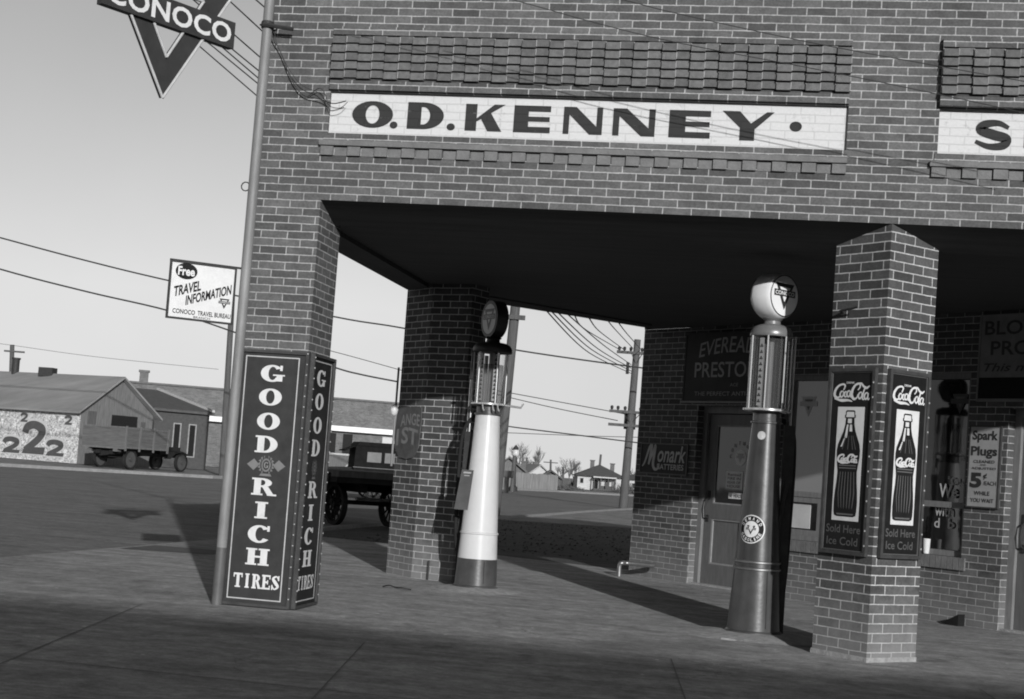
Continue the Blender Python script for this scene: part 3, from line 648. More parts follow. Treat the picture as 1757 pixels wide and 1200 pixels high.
# ------------------------------------------------------------------ signs on the piers
def goodrich(Fr, w, label, side):
    t = thing('tyre_sign', label, 'sign', Fr.p(w/2, 0, .03), 'tall tyre signs boxing in the corner pier')
    z0, z1 = .012, 1.972; u0, u1 = (-.53, -.004) if not side else (.0, .56)
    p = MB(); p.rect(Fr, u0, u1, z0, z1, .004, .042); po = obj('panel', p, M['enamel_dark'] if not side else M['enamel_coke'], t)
    f_ = MB(); f_.frame(Fr, u0-.005, u1+.012 if side else u1+.03, z0-.004, z1+.012, .022, .004, .06); obj('frame', f_, M['frame_dark'], t)
    ln = MB(); ln.frame(Fr, u0+.045, u1-.045, z0+.045, z1-.035, .009, .042, .0435); obj('border_line', ln, M['grey_light'], t)
    lt = MB(); cu = -.262 if not side else .245; wd = .185 if not side else .22
    for ch, zc, hh in (('G', 1.806, .132), ('O', 1.622, .132), ('O', 1.434, .132), ('D', 1.255, .130), ('R', .927, .132), ('I', .747, .128), ('C', .563, .136), ('H', .388, .128)):
        w_ = wd if ch not in 'I' else wd
        serif(lt, Fr, ch, cu-w_/2, cu+w_/2, zc-hh/2, zc+hh/2, .0445, 1.0)
    tw = [('T', .085), ('I', .055), ('R', .085), ('E', .08), ('S', .078)]; x = (-.44 if not side else .05); sc = .85 if not side else .94
    for ch, w_ in tw:
        serif(lt, Fr, ch, x, x+w_*sc*(1.3 if ch == 'I' else 1), .145, .255, .0445, 1.05); x += (w_*sc*(1.3 if ch == 'I' else 1))+.008
    obj('lettering', lt, M['white'] if not side else M['white'], t)
    em = MB(); zc = 1.095; cu2 = cu+.01 if not side else cu
    q = .07 if not side else .05
    if not side:
        for s in (-1, 1): em.sheet(Fr, [(cu2+s*.055, zc), (cu2+s*.10, zc+.045), (cu2+s*.155, zc), (cu2+s*.10, zc-.045)], .0445)
    ring(em, Fr, cu2, zc, .038, .052, .026, .038, 0, 360, .0450)
    for s in (-1, 1):
        for a in range(-60, 80, 22):
            r = radians(a); em.sheet(Fr, [(cu2+s*(.045*cos(r)+.002), zc+.06*sin(r)-.012), (cu2+s*(.072*cos(r)), zc+.07*sin(r)), (cu2+s*(.048*cos(r)), zc+.062*sin(r)+.016)], .0453)
    em.sheet(Fr, [(cu2-.05, zc-.085), (cu2+.05, zc-.085), (cu2+.038, zc-.066), (cu2-.038, zc-.066)], .0456)
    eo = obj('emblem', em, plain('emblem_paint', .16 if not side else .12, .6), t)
    gg = MB(); serif(gg, Fr, 'G', cu2-.017, cu2+.017, zc-.024, zc+.024, .0462, .8); obj('emblem_letter', gg, M['grey_paint'], t)
    nl = MB()
    for i in range(24):
        z = z0+.05+i*.082
        nl.rect(Fr, u0-.005, u0+.004, z, z+.010, .0605, .066)
        nl.rect(Fr, (u1+.012 if side else u1+.03)-.012, (u1+.012 if side else u1+.03)-.003, z+.02, z+.028, .0605, .066)
    obj('nail', nl, M['grey_light'], t)
    return t
goodrich(F(0, 0, 1, 0), .5, 'dark tyre sign with white vertical lettering, facing front on the pier beside the pole', False)
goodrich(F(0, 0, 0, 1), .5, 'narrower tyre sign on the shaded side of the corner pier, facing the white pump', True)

def bottle(Fr, cu, z0, z1, n, par, mats):
    H = z1-z0; k = H*.136
    prof = [(.0, .70), (.012, .92), (.05, .98), (.14, 1.0), (.24, .95), (.34, .86), (.42, .83), (.50, .92), (.56, .99), (.62, 1.0), (.68, .92), (.74, .72), (.80, .52), (.86, .40), (.925, .36), (.93, .46), (.955, .46), (.96, .40), (.99, .40), (1.0, .3)]
    o = MB(); pts = [(cu+w*k*1.06, z0+t*H) for t, w in prof]+[(cu-w*k*1.06, z0+t*H) for t, w in reversed(prof)]
    o.sheet(Fr, pts, n); ob = obj('bottle_picture', o, M['black'], par)
    w = MB()
    # cap and neck highlights, glass ribs
    w.sheet(Fr, [(cu-.38*k, z0+.935*H), (cu+.38*k, z0+.935*H), (cu+.32*k, z0+.985*H), (cu-.32*k, z0+.985*H)], n+.0005)
    w.sheet(Fr, [(cu-.20*k, z0+.878*H), (cu+.16*k, z0+.878*H), (cu+.16*k, z0+.92*H), (cu-.20*k, z0+.92*H)], n+.0005)
    w.sheet(Fr, [(cu-.42*k, z0+.74*H), (cu-.2*k, z0+.74*H), (cu-.12*k, z0+.865*H), (cu-.26*k, z0+.865*H)], n+.0005)
    w.sheet(Fr, [(cu-.75*k, z0+.655*H), (cu-.6*k, z0+.655*H), (cu-.38*k, z0+.735*H), (cu-.46*k, z0+.735*H)], n+.0005)
    w.sheet(Fr, [(cu+.0*k, z0+.80*H), (cu+.25*k, z0+.80*H), (cu+.2*k, z0+.865*H), (cu+.0*k, z0+.865*H)], n+.0005)
    obj('highlight', w, M['white'], ob)
    r_ = MB()
    for i, x in enumerate((-.78, -.5, -.2, .12, .42, .74)):
        r_.sheet(Fr, [(cu+x*k*.80, z0+.09*H), (cu+x*k*.80+.05*k, z0+.07*H), (cu+x*k*.95+.06*k, z0+.22*H), (cu+x*k*.80+.05*k, z0+.42*H), (cu+x*k*.80-.01*k, z0+.42*H), (cu+x*k*.93-.02*k, z0+.22*H)], n+.0005)
    for x in (-.6, -.1, .35, .62):
        r_.sheet(Fr, [(cu+x*k, z0+.63*H), (cu+x*k+.05*k, z0+.63*H), (cu+x*k*.5+.04*k, z0+.76*H), (cu+x*k*.5, z0+.76*H)], n+.0005)
    for v in (.45, .475):
        r_.sheet(Fr, [(cu-.78*k, z0+v*H), (cu+.78*k, z0+v*H), (cu+.78*k, z0+(v+.010)*H), (cu-.78*k, z0+(v+.010)*H)], n+.0007)
    r_.sheet(Fr, [(cu-.7*k, z0+.015*H), (cu+.7*k, z0+.015*H), (cu+.8*k, z0+.03*H), (cu-.8*k, z0+.03*H)], n+.0007)
    obj('glass_rib', r_, plain('rib_grey', .11, .5), ob)
    lt = MB(); cola(lt, Fr, cu-.92*k, cu+.92*k, z0+.50*H, z0+.585*H, n+.001, k*.12); obj('bottle_lettering', lt, M['white'], ob)
def coke(Fr, u0, u1, label):
    t = thing('drink_sign', label, 'sign', Fr.p((u0+u1)/2, 0, .03), 'cola signs on the rotated pier')
    z0, z1 = .765, 2.115
    p = MB(); p.rect(Fr, u0, u1, z0, z1, .003, .02); obj('panel', p, M['enamel_coke'], t)
    f_ = MB(); f_.frame(Fr, u0-.012, u1+.012, z0-.012, z1+.012, .026, .003, .036); fo = obj('frame', f_, M['frame_dark'], t)
    f3 = MB(); f3.frame(Fr, u0+.016, u1-.016, z0+.016, z1-.016, .007, .02, .0265); obj('inner_frame', f3, M['enamel_mid'], fo)
    nl = MB()
    for i in range(12): nl.rect(Fr, u1-.002, u1+.006, z0+.06+i*.108, z0+.072+i*.108, .0365, .041)
    obj('nail', nl, M['grey_light'], fo)
    a, b = u0+.090, u1-.082; q0, q1 = z0+.235, z0+1.075
    w = MB(); w.rect(Fr, a, b, q0, q1, .0205, .022); obj('picture_field', w, M['white'], t)
    bottle(Fr, (a+b)/2-.002, q0+.03, q1-.025, .0235, t, None)
    lt = MB(); cola(lt, Fr, u0+.042, u1-.036, z1-.235, z1-.10, .0225)
    text(lt, Fr, 'DRINK', (u0+u1)/2-.055, (u0+u1)/2+.025, z1-.103, z1-.088, .0235, .02); obj('script_lettering', lt, M['white'], t)
    l2 = MB(); text(l2, Fr, 'Sold Here', u0+.045, u1-.055, z0+.145, z0+.205, .0225, .01); text(l2, Fr, 'Ice Cold', u0+.055, u1-.075, z0+.055, z0+.115, .0225, .01)
    obj('caption_lettering', l2, plain('caption_paint', .085, .5), t)
FL = F(L-H2, H2, 1, -1); FR = F(L, 0, 1, 1)
coke(FL, .045, .475, 'cola sign with greyer bottle picture on the pier face turned toward the dark pump')
coke(FR, .055, .475, 'brighter cola sign with bottle picture on the sunlit pier face turned from the pump')

# ------------------------------------------------------------------ pole, travel sign, triangle sign
pl = thing('downpipe', 'tall galvanised pole standing against the corner pier', 'pole', (-.60, -.06, 0))
q = MB(); q.tube([(-.5415, -.083, .44), (-.53, -.083, 2.5), (-.508, -.083, 6.6)], .040, 18); obj('pipe', q, M['galv'], pl)
q = MB(); q.tube([(-.545, -.083, 0), (-.5415, -.083, .44)], .041, 18); obj('pipe_foot', q, M['enamel_mid'], pl)
q = MB(); q.tube([(-.58, -.08, 4.535), (-.52, -.13, 4.53), (-.46, -.02, 4.53)], .008, 6); q.tube([(-.54, -.13, 4.525), (-.30, -.10, 4.50)], .016, 6); q.lathe(-.519, -.083, [(.043, 4.50), (.05, 4.51), (.05, 4.55), (.047, 4.56)], 16); obj('bracket', q, M['iron'], pl)
q = MB(); q.tube([(-.60+.035*cos(t*.6)-.0, -.055, 3.255+.035*sin(t*.6)) for t in range(0, 11)], .005, 6); obj('ring', q, M['iron'], pl)
tf = F(-.57, -.08, .8, .6)
tr = thing('travel_sign', 'square white travel information sign hung from an iron arm on the pole', 'sign', tf.p(-.3, 2.15))
q = MB(); q.rect(tf, -.545, -.045, 2.168, 2.597, -.006, .0); obj('panel', q, M['white'], tr)
q = MB(); q.frame(tf, -.557, -.035, 2.158, 2.607, .015, -.014, .010); q.tube([tf.p(-.56, 2.606), tf.p(.06, 2.606)], .009, 6); obj('frame', q, M['iron'], tr)
q = MB(); ring(q, tf, -.427, 2.53, .085, .062, .001, .001, 0, 360, .002, 30); obj('oval', q, M['black'], tr)
q = MB(); text(q, tf, 'Free', -.492, -.362, 2.495, 2.565, .003, .03); obj('oval_lettering', q, M['white'], tr)
q = MB()
text(q, tf, 'TRAVEL', -.512, -.305, 2.325, 2.405, .002, .03, rise=.07); text(q, tf, 'INFORMATION', -.415, -.065, 2.268, 2.345, .002, .03, rise=.125)
text(q, tf, 'CONOCO', -.51, -.335, 2.202, 2.238, .002, .02); text(q, tf, 'TRAVEL BUREAU', -.315, -.055, 2.202, 2.238, .002, .02); text(q, tf, 'BRANCH', -.345, -.215, 2.178, 2.194, .002, .004)
obj('lettering', q, M['black'], tr)
dk, lg = MB(), MB(); emblem(dk, lg, tf, -.113, 2.317, .092, .002, True); obj('emblem', dk, M['iron'], tr); obj('emblem_detail', lg, M['white'], tr)

vd = Vector((.469, .883)); vf = F(-.57, -.08, .469, .883)
vs = thing('triangle_sign', 'big inverted triangle sign with white name on a banner above the corner', 'sign', vf.p(-.9, 3.72))
def U(t): return -t
TT = 4.77
outer = [(U(.902), 3.72), (U(.902-.665*.0-.652), 4.77), (U(.902+.682), 4.77)]
def seg3(a, b, c, d, n0, n1, m_): m_.slab(vf, [a, b, c, d], n0, n1)
q = MB()
oa, orr, ol = (U(.902), 3.735), (U(.258), 4.77), (U(1.575), 4.77)
ia, irr, il = (U(.898), 4.04), (U(.597), 4.545), (U(1.215), 4.545)
seg3(oa, orr, irr, ia, -.03, .0, q); seg3(orr, ol, il, irr, -.0302, .0002, q); seg3(ol, oa, ia, il, -.0304, .0004, q)
obj('triangle', q, M['enamel_dark'], vs)
q = MB(); q.rect(vf, U(1.513), U(.288), 4.262, 4.466, -.034, .030); bo = obj('banner', q, M['enamel_dark'], vs)
q = MB(); text(q, vf, 'CONOCO', U(1.475), U(.325), 4.288, 4.440, .032, .026, space=1.05); obj('lettering', q, M['white'], bo)
q = MB()
for a, b in ((oa, orr), (orr, ol), (ol, oa), (ia, irr), (irr, il), (il, ia)): q.tube([vf.p(a[0], a[1], .008), vf.p(b[0], b[1], .008)], .011, 8)
obj('neon_tube', q, M['grey_light'], vs)
q = MB(); q.tube([vf.p(U(.9), 4.78, -.015), vf.p(U(.9), 5.0, -.015)], .015, 8); q.tube([vf.p(U(1.6), 5.0, -.015), vf.p(U(-.03), 5.0, -.015)], .018, 8); obj('hanger', q, M['iron'], vs)

# ------------------------------------------------------------------ pumps
def pump(cx, cy, label, P):
    t = thing('gas_pump', label, 'gas pump', (cx, cy, 0), 'visible gasoline pumps')
    white = P['white']; rb, rt = P['r']
    mo = MB(); seg = 28; rng = random.Random(int(cx*100)); prof = []
    k = len(mo.v)
    for j, (r, z) in enumerate(((.62, .001), (.50, .012), (.36, .028), (.26, .036))):
        for i in range(seg):
            a = 2*pi*i/seg; rr = r*P['mound']*(1+rng.uniform(-.12, .12)*(j < 2)); mo.v.append(Vector((cx+rr*cos(a), cy+rr*sin(a), z if j else -.004)))
    for j in range(3):
        for i in range(seg): mo.f.append((j*seg+i, j*seg+(i+1) % seg, (j+1)*seg+(i+1) % seg, (j+1)*seg+i)); mo.sm.append(True)
    mo.f.append(tuple(3*seg+i for i in range(seg))); mo.sm.append(True); obj('footing', mo, M['concrete_old'], t)
    body = M['pump_white'] if white else M['pump_grey']
    zb = .31 if white else .55
    rz = lambda z: rb+(rt-rb)*z/1.72
    b = MB(); b.lathe(cx, cy, [(rb+.012, .02), (rb+.012, .045), (rz(.055), .055), (rz(zb), zb)], 40); obj('base', b, M['pump_base'], t)
    b = MB(); b.lathe(cx, cy, [(rz(zb), zb+.001), (rz(1.72), 1.72)], 40); bo = obj('body', b, body, t)
    b = MB()
    for z in ((.545, .60) if not white else (.56,)): b.lathe(cx, cy, [(rz(z), z-.012), (rz(z)+.010, z-.006), (rz(z)+.010, z+.006), (rz(z), z+.012)], 40)
    obj('band', b, body if white else M['steel'], t)
    # access door seam
    sm = MB(); a = radians(P['seam'])
    sm.tube([(cx+rz(z)*cos(a)*1.004, cy+rz(z)*sin(a)*1.004, z) for z in (.08, zb-.02)], .004, 6); obj('seam', sm, M['iron'], t)
    nk = MB(); nk.lathe(cx, cy, [(rt+.012, 1.721), (rt+.012, 1.735), (rt-.004, 1.74), (rt-.004, 1.80), (rt+.02, 1.815)], 36); obj('collar', nk, M['pump_base'], t)
    fl = MB(); R_ = P['gl']; fl.lathe(cx, cy, [(R_-.02, 1.816), (R_+.022, 1.822), (R_+.022, 1.838), (R_-.01, 1.845)], 40); obj('lower_flange', fl, M['rod'], t)
    zt = P['zt']
    gl = MB(); gl.lathe(cx, cy, [(R_-.022, 1.846), (R_-.022, zt)], 40, caps=False); go = obj('glass_cylinder', gl, M['glass'], t)
    fu = MB(); fu.lathe(cx, cy, [(R_-.036, 1.848), (R_-.036, zt-(.02 if not white else .12))], 32); obj('fuel', fu, M['fuel'], go)
    for i in range(P['rods']):
        a = 2*pi*(i+P['ph'])/P['rods']; rd = MB(); rd.tube([(cx+R_*cos(a), cy+R_*sin(a), 1.84), (cx+R_*cos(a), cy+R_*sin(a), zt)], .0075, 8); obj('rod', rd, M['rod'], t)
    ce = MB(); ce.lathe(cx, cy, [(.028, 1.846), (.028, zt)], 14); ce.lathe(cx-.06, cy+.03, [(.02, 1.846), (.02, zt-.03)], 12); obj('gauge_tube', ce, M['fluid'], go)
    dk_ = MB(); dk_.lathe(cx+.05, cy+.03, [(.024, 1.846), (.024, zt)], 12); obj('drain_tube', dk_, M['iron'], go)
    for ph in P['scales']:
        a = radians(ph); c = Vector((cx+(R_-.03)*cos(a), cy+(R_-.03)*sin(a), 0)); fr = F(c.x, c.y, -sin(a), cos(a))
        s_ = MB(); s_.rect(fr, -.02, .02, 1.86, zt-.02, -.003, 0); so = obj('gallon_scale', s_, M['cream'], go)
        s2 = MB()
        for i in range(10):
            z = 1.885+i*(zt-1.93)/10; s2.rect(fr, -.014, .014, z, z+.012, .0005, .002); s2.rect(fr, -.006, .006, z+.012, z+.026, .0005, .002)
        obj('gallon_mark', s2, M['iron'], so)
    cp_ = MB(); cr = P['cap']; cp_.lathe(cx, cy, [(cr, zt), (cr+.004, zt+.012), (cr, zt+.045), (cr-.02, zt+.075), (cr-.06, zt+.095), (.07, zt+.105), (.065, zt+.13)], 40); obj('cap', cp_, P['capm'], t)
    ax = Vector(P['axis']).normalized(); gc = Vector((cx, cy, P['gz']))
    nk = MB(); nk.lathe(cx, cy, [(.065, zt+.131), (.075, zt+.14), (.085, P['gz']-.185), (.07, P['gz']-.175)], 24); obj('globe_collar', nk, P['capm'], t)
    gb = MB()
    if P['fat']: gb.disc(gc, ax, .196, .215, 48, 1.0, dome=1)
    else: gb.disc(gc, ax, .178, .125, 48, 1.03)
    gobj = obj('globe', gb, P['globem'], t)
    x_ = Vector((-ax.y, ax.x, 0)); off = (.1075 if P['fat'] else .0575); kk = (.93 if P['fat'] else .86)
    for s in (1, -1):
        fr = F(gc.x+ax.x*off*s, gc.y+ax.y*off*s, x_.x*s, x_.y*s, gc.z)
        if fr.n.dot(ax*s) < 0: fr = F(gc.x+ax.x*off*s, gc.y+ax.y*off*s, -x_.x*s, -x_.y*s, gc.z)
        fc = MB(); fc.slab(fr, [(.170*kk*cos(2*pi*i/40), .175*kk*sin(2*pi*i/40)) for i in range(40)], .0, .006); fo = obj('globe_face', fc, P['facem'], gobj)
        rg = MB(); ring(rg, fr, 0, 0, .178*kk, .183*kk, .170*kk, .175*kk, 0, 360, .008, 40); obj('face_ring', rg, M['globe_dark'], fo)
        dk_, lg_ = MB(), MB(); emblem(dk_, lg_, fr, 0, 0, .25, .0075); obj('face_emblem', dk_, M['globe_dark'], fo); obj('face_lettering', lg_, P['facem'], fo)
    # rear housing column, hose, handle
    hx, hy = P['col']
    if P['colw']:
        c_ = MB(); w = P['colw']; c_.box(hx-w/2, hx+w/2, hy-w/2, hy+w/2, 0, P['colz']); obj('housing_column', c_, M['iron'], t)
        c_ = MB(); c_.tube([(hx, hy, P['colz']), (hx, hy, zt+.02)], .011, 8); c_.tube([(hx-.03, hy+.02, 1.5), (hx-.03, hy+.02, zt)], .006, 6); c_.tube([(hx, hy, 1.826), (cx, cy, 1.826)], .014, 8); obj('vent_pipe', c_, M['steel'], t)
    h = MB(); h.tube(spline([tuple(p) for p in P['hose']], 8), .019, 10); obj('hose', h, M['rubber'], t)
    nz = MB(); e_ = P['hose'][-1]; nz.tube([e_, (e_[0]+.01, e_[1], e_[2]-.05), (e_[0]+.02, e_[1]-.01, e_[2]-.22)], .017, 8, .010); obj('nozzle', nz, M['steel'], t)
    return t, rz
# dark pump
c2 = (3.515, 1.25)
pt, rz = pump(*c2, 'dark grey gasoline pump with white ball globe beside the cola signs', dict(
    white=False, r=(.216, .112), mound=1.0, seam=-62, gl=.172, zt=2.43, rods=7, ph=.1, scales=(-120,), cap=.170, capm=plain('cap_grey', .2, .35, metal=.3, amp=.15), axis=(.74, -.67, 0),
    gz=2.765, fat=True, globem=M['globe'], facem=M['globe'], col=(c2[0]+.195, c2[1]+.08), colw=.09, colz=1.72,
    hose=[(c2[0]+.14, c2[1]+.12, 1.76), (c2[0]+.235, c2[1]+.2, 1.6), (c2[0]+.24, c2[1]+.2, .9), (c2[0]+.22, c2[1]+.2, .35), (c2[0]+.17, c2[1]+.26, .3), (c2[0]+.17, c2[1]+.28, 1.1)]))
q = MB(); a0 = over(1322, 973, c2); a1 = over(1350, 828, (c2[0]+.2, c2[1]-.05))
q.tube([a0, a1], .017, 8); q.disc(a0, (1, -.3, 0), .035, .05, 16); obj('pump_handle', q, M['iron'], pt)
# round decal bent on to the body
def on_body(cx, cy, rz, az, z, Fn):
    """wrap frame: u around the body, v up"""
    class W:
        def p(s, u, v, n=0.0):
            zz = z+v; r = rz(zz)+.002+n; a = az+u/r; return Vector((cx+r*cos(a), cy+r*sin(a), zz))
    return W()
wf = on_body(*c2, rz, radians(-113), .862, None)
dl = MB()
for i in range(10): ring(dl, wf, 0, 0, .115*(i+1)/10, .115*(i+1)/10, .115*i/10+1e-4, .115*i/10+1e-4, 0, 360, .0, 30)
do_ = obj('decal', dl, M['white'], pt)
dd = MB(); ring(dd, wf, 0, 0, .106, .106, .066, .066, 0, 360, .002, 40); obj('decal_ring', dd, M['black'], do_)
dt = MB()
def arc_text(s, r, a0, a1, flip):
    n = len(s)
    for i, ch in enumerate(s):
        a = radians(a0+(a1-a0)*(i+.5)/n); h = .013; w = .0095
        vsx, fsx = glyphs(ch, .03)
        out = []
        for x, y in vsx:
            lx = (x-.5)*2*w*(.5 if ch == 'I' else 1); ly = (y-.5)*2*h
            if flip: rr = r-ly; aa = a+lx/r
            else: rr = r+ly; aa = a-lx/r
            out.append(wf.p(rr*cos(aa), rr*sin(aa), .004))
        dt.add(out, fsx)
arc_text('DEMAND', .086, 165, 15, False); arc_text('GASOLINE', .086, 198, 342, True); obj('decal_lettering', dt, M['white'], do_)
dk, lg = MB(), MB(); emblem(dk, lg, wf, 0, -.004, .085, .003); obj('decal_emblem', dk, M['black'], do_); obj('decal_detail', lg, M['white'], do_)
w3_ = on_body(*c2, rz, radians(-104), 1.62, None); q = MB(); ring(q, w3_, 0, 0, .034, .034, .001, .001, 0, 360, .001, 24); obj('seal', q, M['grey_light'], pt)
# white pump
c1 = (.785, 3.45)
pt1, rz1 = pump(*c1, 'white gasoline pump with dark base and oval globe coloured dark for shade next to the rear pier', dict(
    white=True, r=(.211, .121), mound=.78, seam=-58, gl=.157, zt=2.342, rods=5, ph=.22, scales=(-60, -125), cap=.195, capm=M['globe_dark'], axis=(-.79, -.61, 0),
    gz=2.674, fat=False, globem=M['globe_dark'], facem=M['globe_face'], col=(c1[0]-.20, c1[1]+.12), colw=.07, colz=1.55,  # globe dark and face grey: canopy shade put into their colours
    hose=[(c1[0]-.10, c1[1]+.12, 1.76), (c1[0]-.25, c1[1]+.10, 1.55), (c1[0]-.26, c1[1]+.05, 1.0), (c1[0]-.24, c1[1]+.1, .4), (c1[0]-.16, c1[1]+.2, .5), (c1[0]-.16, c1[1]+.2, 1.0)]))
q = MB(); q.tube([(c1[0]+.15, c1[1], 1.83), (c1[0]+.33, c1[1]-.02, 1.815), (c1[0]+.35, c1[1]-.02, 1.86)], .011, 8)
for x in (-.03, .07, .12): q.tube([(c1[0]+x, c1[1]-.165, 1.83), (c1[0]+x+.01, c1[1]-.175, 1.78), (c1[0]+x+.02, c1[1]-.165, 1.76)], .007, 6)
obj('valve_lever', q, M['rod'], pt1)
q = MB(); fr = F(c1[0]-.15, c1[1]-.225, .96, -.28); q.slab(fr, [(-.075, .78), (.07, .78), (.105, 1.17), (-.02, 1.17)], 0, .012); pb = obj('notice_board', q, M['enamel_mid'], pt1)
q = MB(); q.sheet(fr, [(-.0, 1.135), (.085, 1.135), (.087, 1.15), (.002, 1.15)], .014); q.sheet(fr, [(.01, 1.11), (.07, 1.11), (.072, 1.118), (.012, 1.118)], .014); obj('notice_line', q, M['grey_light'], pb)
q = MB(); q.tube([(c1[0]-.19, c1[1]-.02, 1.86), (c1[0]-.19, c1[1]-.02, 2.38)], .006, 6); q.tube([(c1[0]-.21, c1[1]-.02, 2.08), (c1[0]-.17, c1[1]-.02, 2.08)], .016, 8); obj('gauge_rod', q, M['iron'], pt1)
# ------------------------------------------------------------------ signs on the back wall
def wall_sign(name, label, s0, s1, z0, z1, mat, fmat, fw=.014, dep_=.02):
    t = thing(name, label, 'sign', e.p((s0+s1)/2, z0, .01))
    q = MB(); q.rect(e, s0, s1, z0, z1, .003, dep_); obj('panel', q, mat, t)
    q = MB(); q.frame(e, s0-.004, s1+.004, z0-.004, z1+.004, fw, .003, dep_+.006); obj('frame', q, fmat, t)
    return t
t = wall_sign('battery_sign', 'small dark battery sign with slanting script on brick left of the door', .11, .985, 1.29, 1.665, M['enamel_coke'], M['enamel_mid'])
q = MB(); nn = .023
def s_(p, w=.035, d=0): stroke(q, e, p, w, nn+d*.0003)
s_([(.155, 1.375, .5), (.20, 1.43, .8), (.27, 1.60, 1.1), (.315, 1.645, 1.2), (.30, 1.52, 1.3), (.275, 1.40, .9)], .034, 0)
s_([(.275, 1.40, .5), (.33, 1.52, .9), (.385, 1.64, 1.2), (.37, 1.52, 1.4), (.36, 1.40, 1.3), (.40, 1.345, 1.1), (.46, 1.36, .7), (.475, 1.42, .4)], .034, 1)
text(q, e, 'onark', .44, .96, 1.435, 1.64, nn+.001, .015, shear=.25); obj('script_lettering', q, M['grey_light'], t)
q = MB(); text(q, e, 'BATTERIES', .44, .93, 1.345, 1.415, .024, .015); obj('lettering', q, M['grey_light'], t)
t = wall_sign('antifreeze_banner', 'large dark cloth banner over the first door reading about antifreeze', .84, 2.42, 2.19, 3.02, M['banner'], M['banner'], .02, .03)
q = MB()
text(q, e, 'EVEREADY', 1.09, 2.22, 2.72, 2.89, .033, .008, shear=.12, warp=lambda a, b, u, v: (u, v+.055*sin(pi*a*1.0)+.02*b*sin(pi*a)))
text(q, e, 'PRESTONE', 1.03, 2.26, 2.48, 2.665, .033, .008); text(q, e, 'THE PERFECT ANTI-FREEZE', 1.05, 2.3, 2.26, 2.31, .033, .0)
obj('lettering', q, plain('banner_letter', .34, .8), t)
q = MB(); text(q, e, 'ACE', 1.66, 1.80, 2.37, 2.41, .033, .01); obj('small_lettering', q, M['grey_paint'], t)
q = MB(); q.tube([e.p(.82, 2.185, .035), e.p(2.44, 2.185, .035)], .013, 8); obj('batten', q, M['grey_paint'], t)
t = wall_sign('tyre_banner', 'pale cloth banner with dark capitals above the far right door', 5.19, 7.0, 2.21, 3.06, M['banner_light'], M['banner_light'], .02, .03)
q = MB(); text(q, e, 'BLOW-OUT', 5.25, 6.55, 2.86, 3.0, .033, .015); text(q, e, 'PROTECTION', 5.33, 6.85, 2.66, 2.80, .033, .015); text(q, e, 'This new tire', 5.26, 6.3, 2.50, 2.58, .033, .01, shear=.3)
obj('lettering', q, M['banner'], t)
q = MB(); q.rect(e, 5.21, 6.98, 2.235, 2.44, .031, .033); obj('dark_strip', q, M['black'], t)
t = wall_sign('spark_plug_sign', 'narrow pale sign offering spark plug cleaning, on brick by the last window', 5.13, 5.50, 1.165, 1.965, M['cream'], M['frame_dark'])
q = MB(); text(q, e, 'Spark', 5.165, 5.465, 1.80, 1.92, .023, .03); text(q, e, 'Plugs', 5.155, 5.465, 1.645, 1.765, .023, .03)
text(q, e, 'CLEANED', 5.19, 5.44, 1.60, 1.63, .023, .01); text(q, e, 'AND', 5.27, 5.34, 1.575, 1.59, .023, .01); text(q, e, 'ADJUSTED', 5.17, 5.46, 1.53, 1.56, .023, .01)
text(q, e, '5', 5.16, 5.30, 1.355, 1.505, .023, .05); text(q, e, '\u00a2', 5.315, 5.36, 1.44, 1.50, .023, .03); text(q, e, '/EACH', 5.32, 5.47, 1.385, 1.425, .023, .01)
text(q, e, 'WHILE', 5.215, 5.40, 1.285, 1.325, .023, .015); text(q, e, 'YOU WAIT', 5.175, 5.45, 1.215, 1.255, .023, .015)
obj('lettering', q, M['iron'], t)
# round shield sign on the rear pier
pf = F(-.44, 4.69, .69, -.72); pf = F(P3[5][0], P3[5][1], P3[0][0]-P3[5][0], P3[0][1]-P3[5][1]); wl = sqrt((P3[0][0]-P3[5][0])**2+(P3[0][1]-P3[5][1])**2)
t = thing('shield_sign', 'faded shield shaped sign wrapped on the shaded face of the rear pier', 'sign', pf.p(wl/2, 1.25, .01))
pts = [(.01, 1.79), (wl-.02, 1.79), (wl-.01, 1.62), (wl-.03, 1.36), (wl-.13, 1.255), (wl/2, 1.235), (.10, 1.255), (.0, 1.36), (-.02, 1.5), (.0, 1.66)]
q = MB(); q.slab(pf, pts, .004, .016); obj('panel', q, plain('faded_sign', .075, .7, amp=.35, scale=8, dirt=.4), t)
q = MB(); text(q, pf, 'ANGE', .10, wl-.03, 1.575, 1.70, .018, .015, rise=.01, warp=lambda a, b, u, v: (u, v+.02*sin(pi*a))); text(q, pf, '1ST', .03, wl-.05, 1.37, 1.55, .018, .025, warp=lambda a, b, u, v: (u, v+.03*sin(pi*a)))
obj('lettering', q, plain('faded_letter', .2, .8, amp=.3), t)
# guard pipe, wedge, cup, scrap wire
t = thing('guard_pipe', 'short bent steel pipe rail at the foot of the wall corner', 'pipe', (1.72, 7.35, 0))
q = MB(); q.tube(spline([(1.80, 7.45, 0), (1.80, 7.45, .13), (1.83, 7.45, .165), (1.9, 7.5, .165), (2.18, 7.45, .165)], 5), .028, 12); q.disc((2.20, 7.447, .165), (1, -.15, 0), .033, .05, 16); obj('rail', q, M['steel'], t)
q = MB(); a = e.p(5.22, 0, .06); f4 = F(a.x, a.y, 1, -1); q.slab(f4, [(-.22, .0), (.0, .0), (.0, .115)], 0, .10)  # black solid standing in for a small shadow at the wall foot
obj('shadow_wedge', q, M['black'], label='black wedge built as a small shadow below the spark plug sign', category='wedge')
q = MB(); c = e.p(4.63, WS+.002, -.03); q.lathe(c.x, c.y, [(.028, c.z), (.034, c.z+.06), (.038, c.z+.15), (.033, c.z+.15), (.030, c.z+.012)], 20)
obj('cup', q, M['white_old'], label='small white cup standing on the sill of the dark window', category='cup')
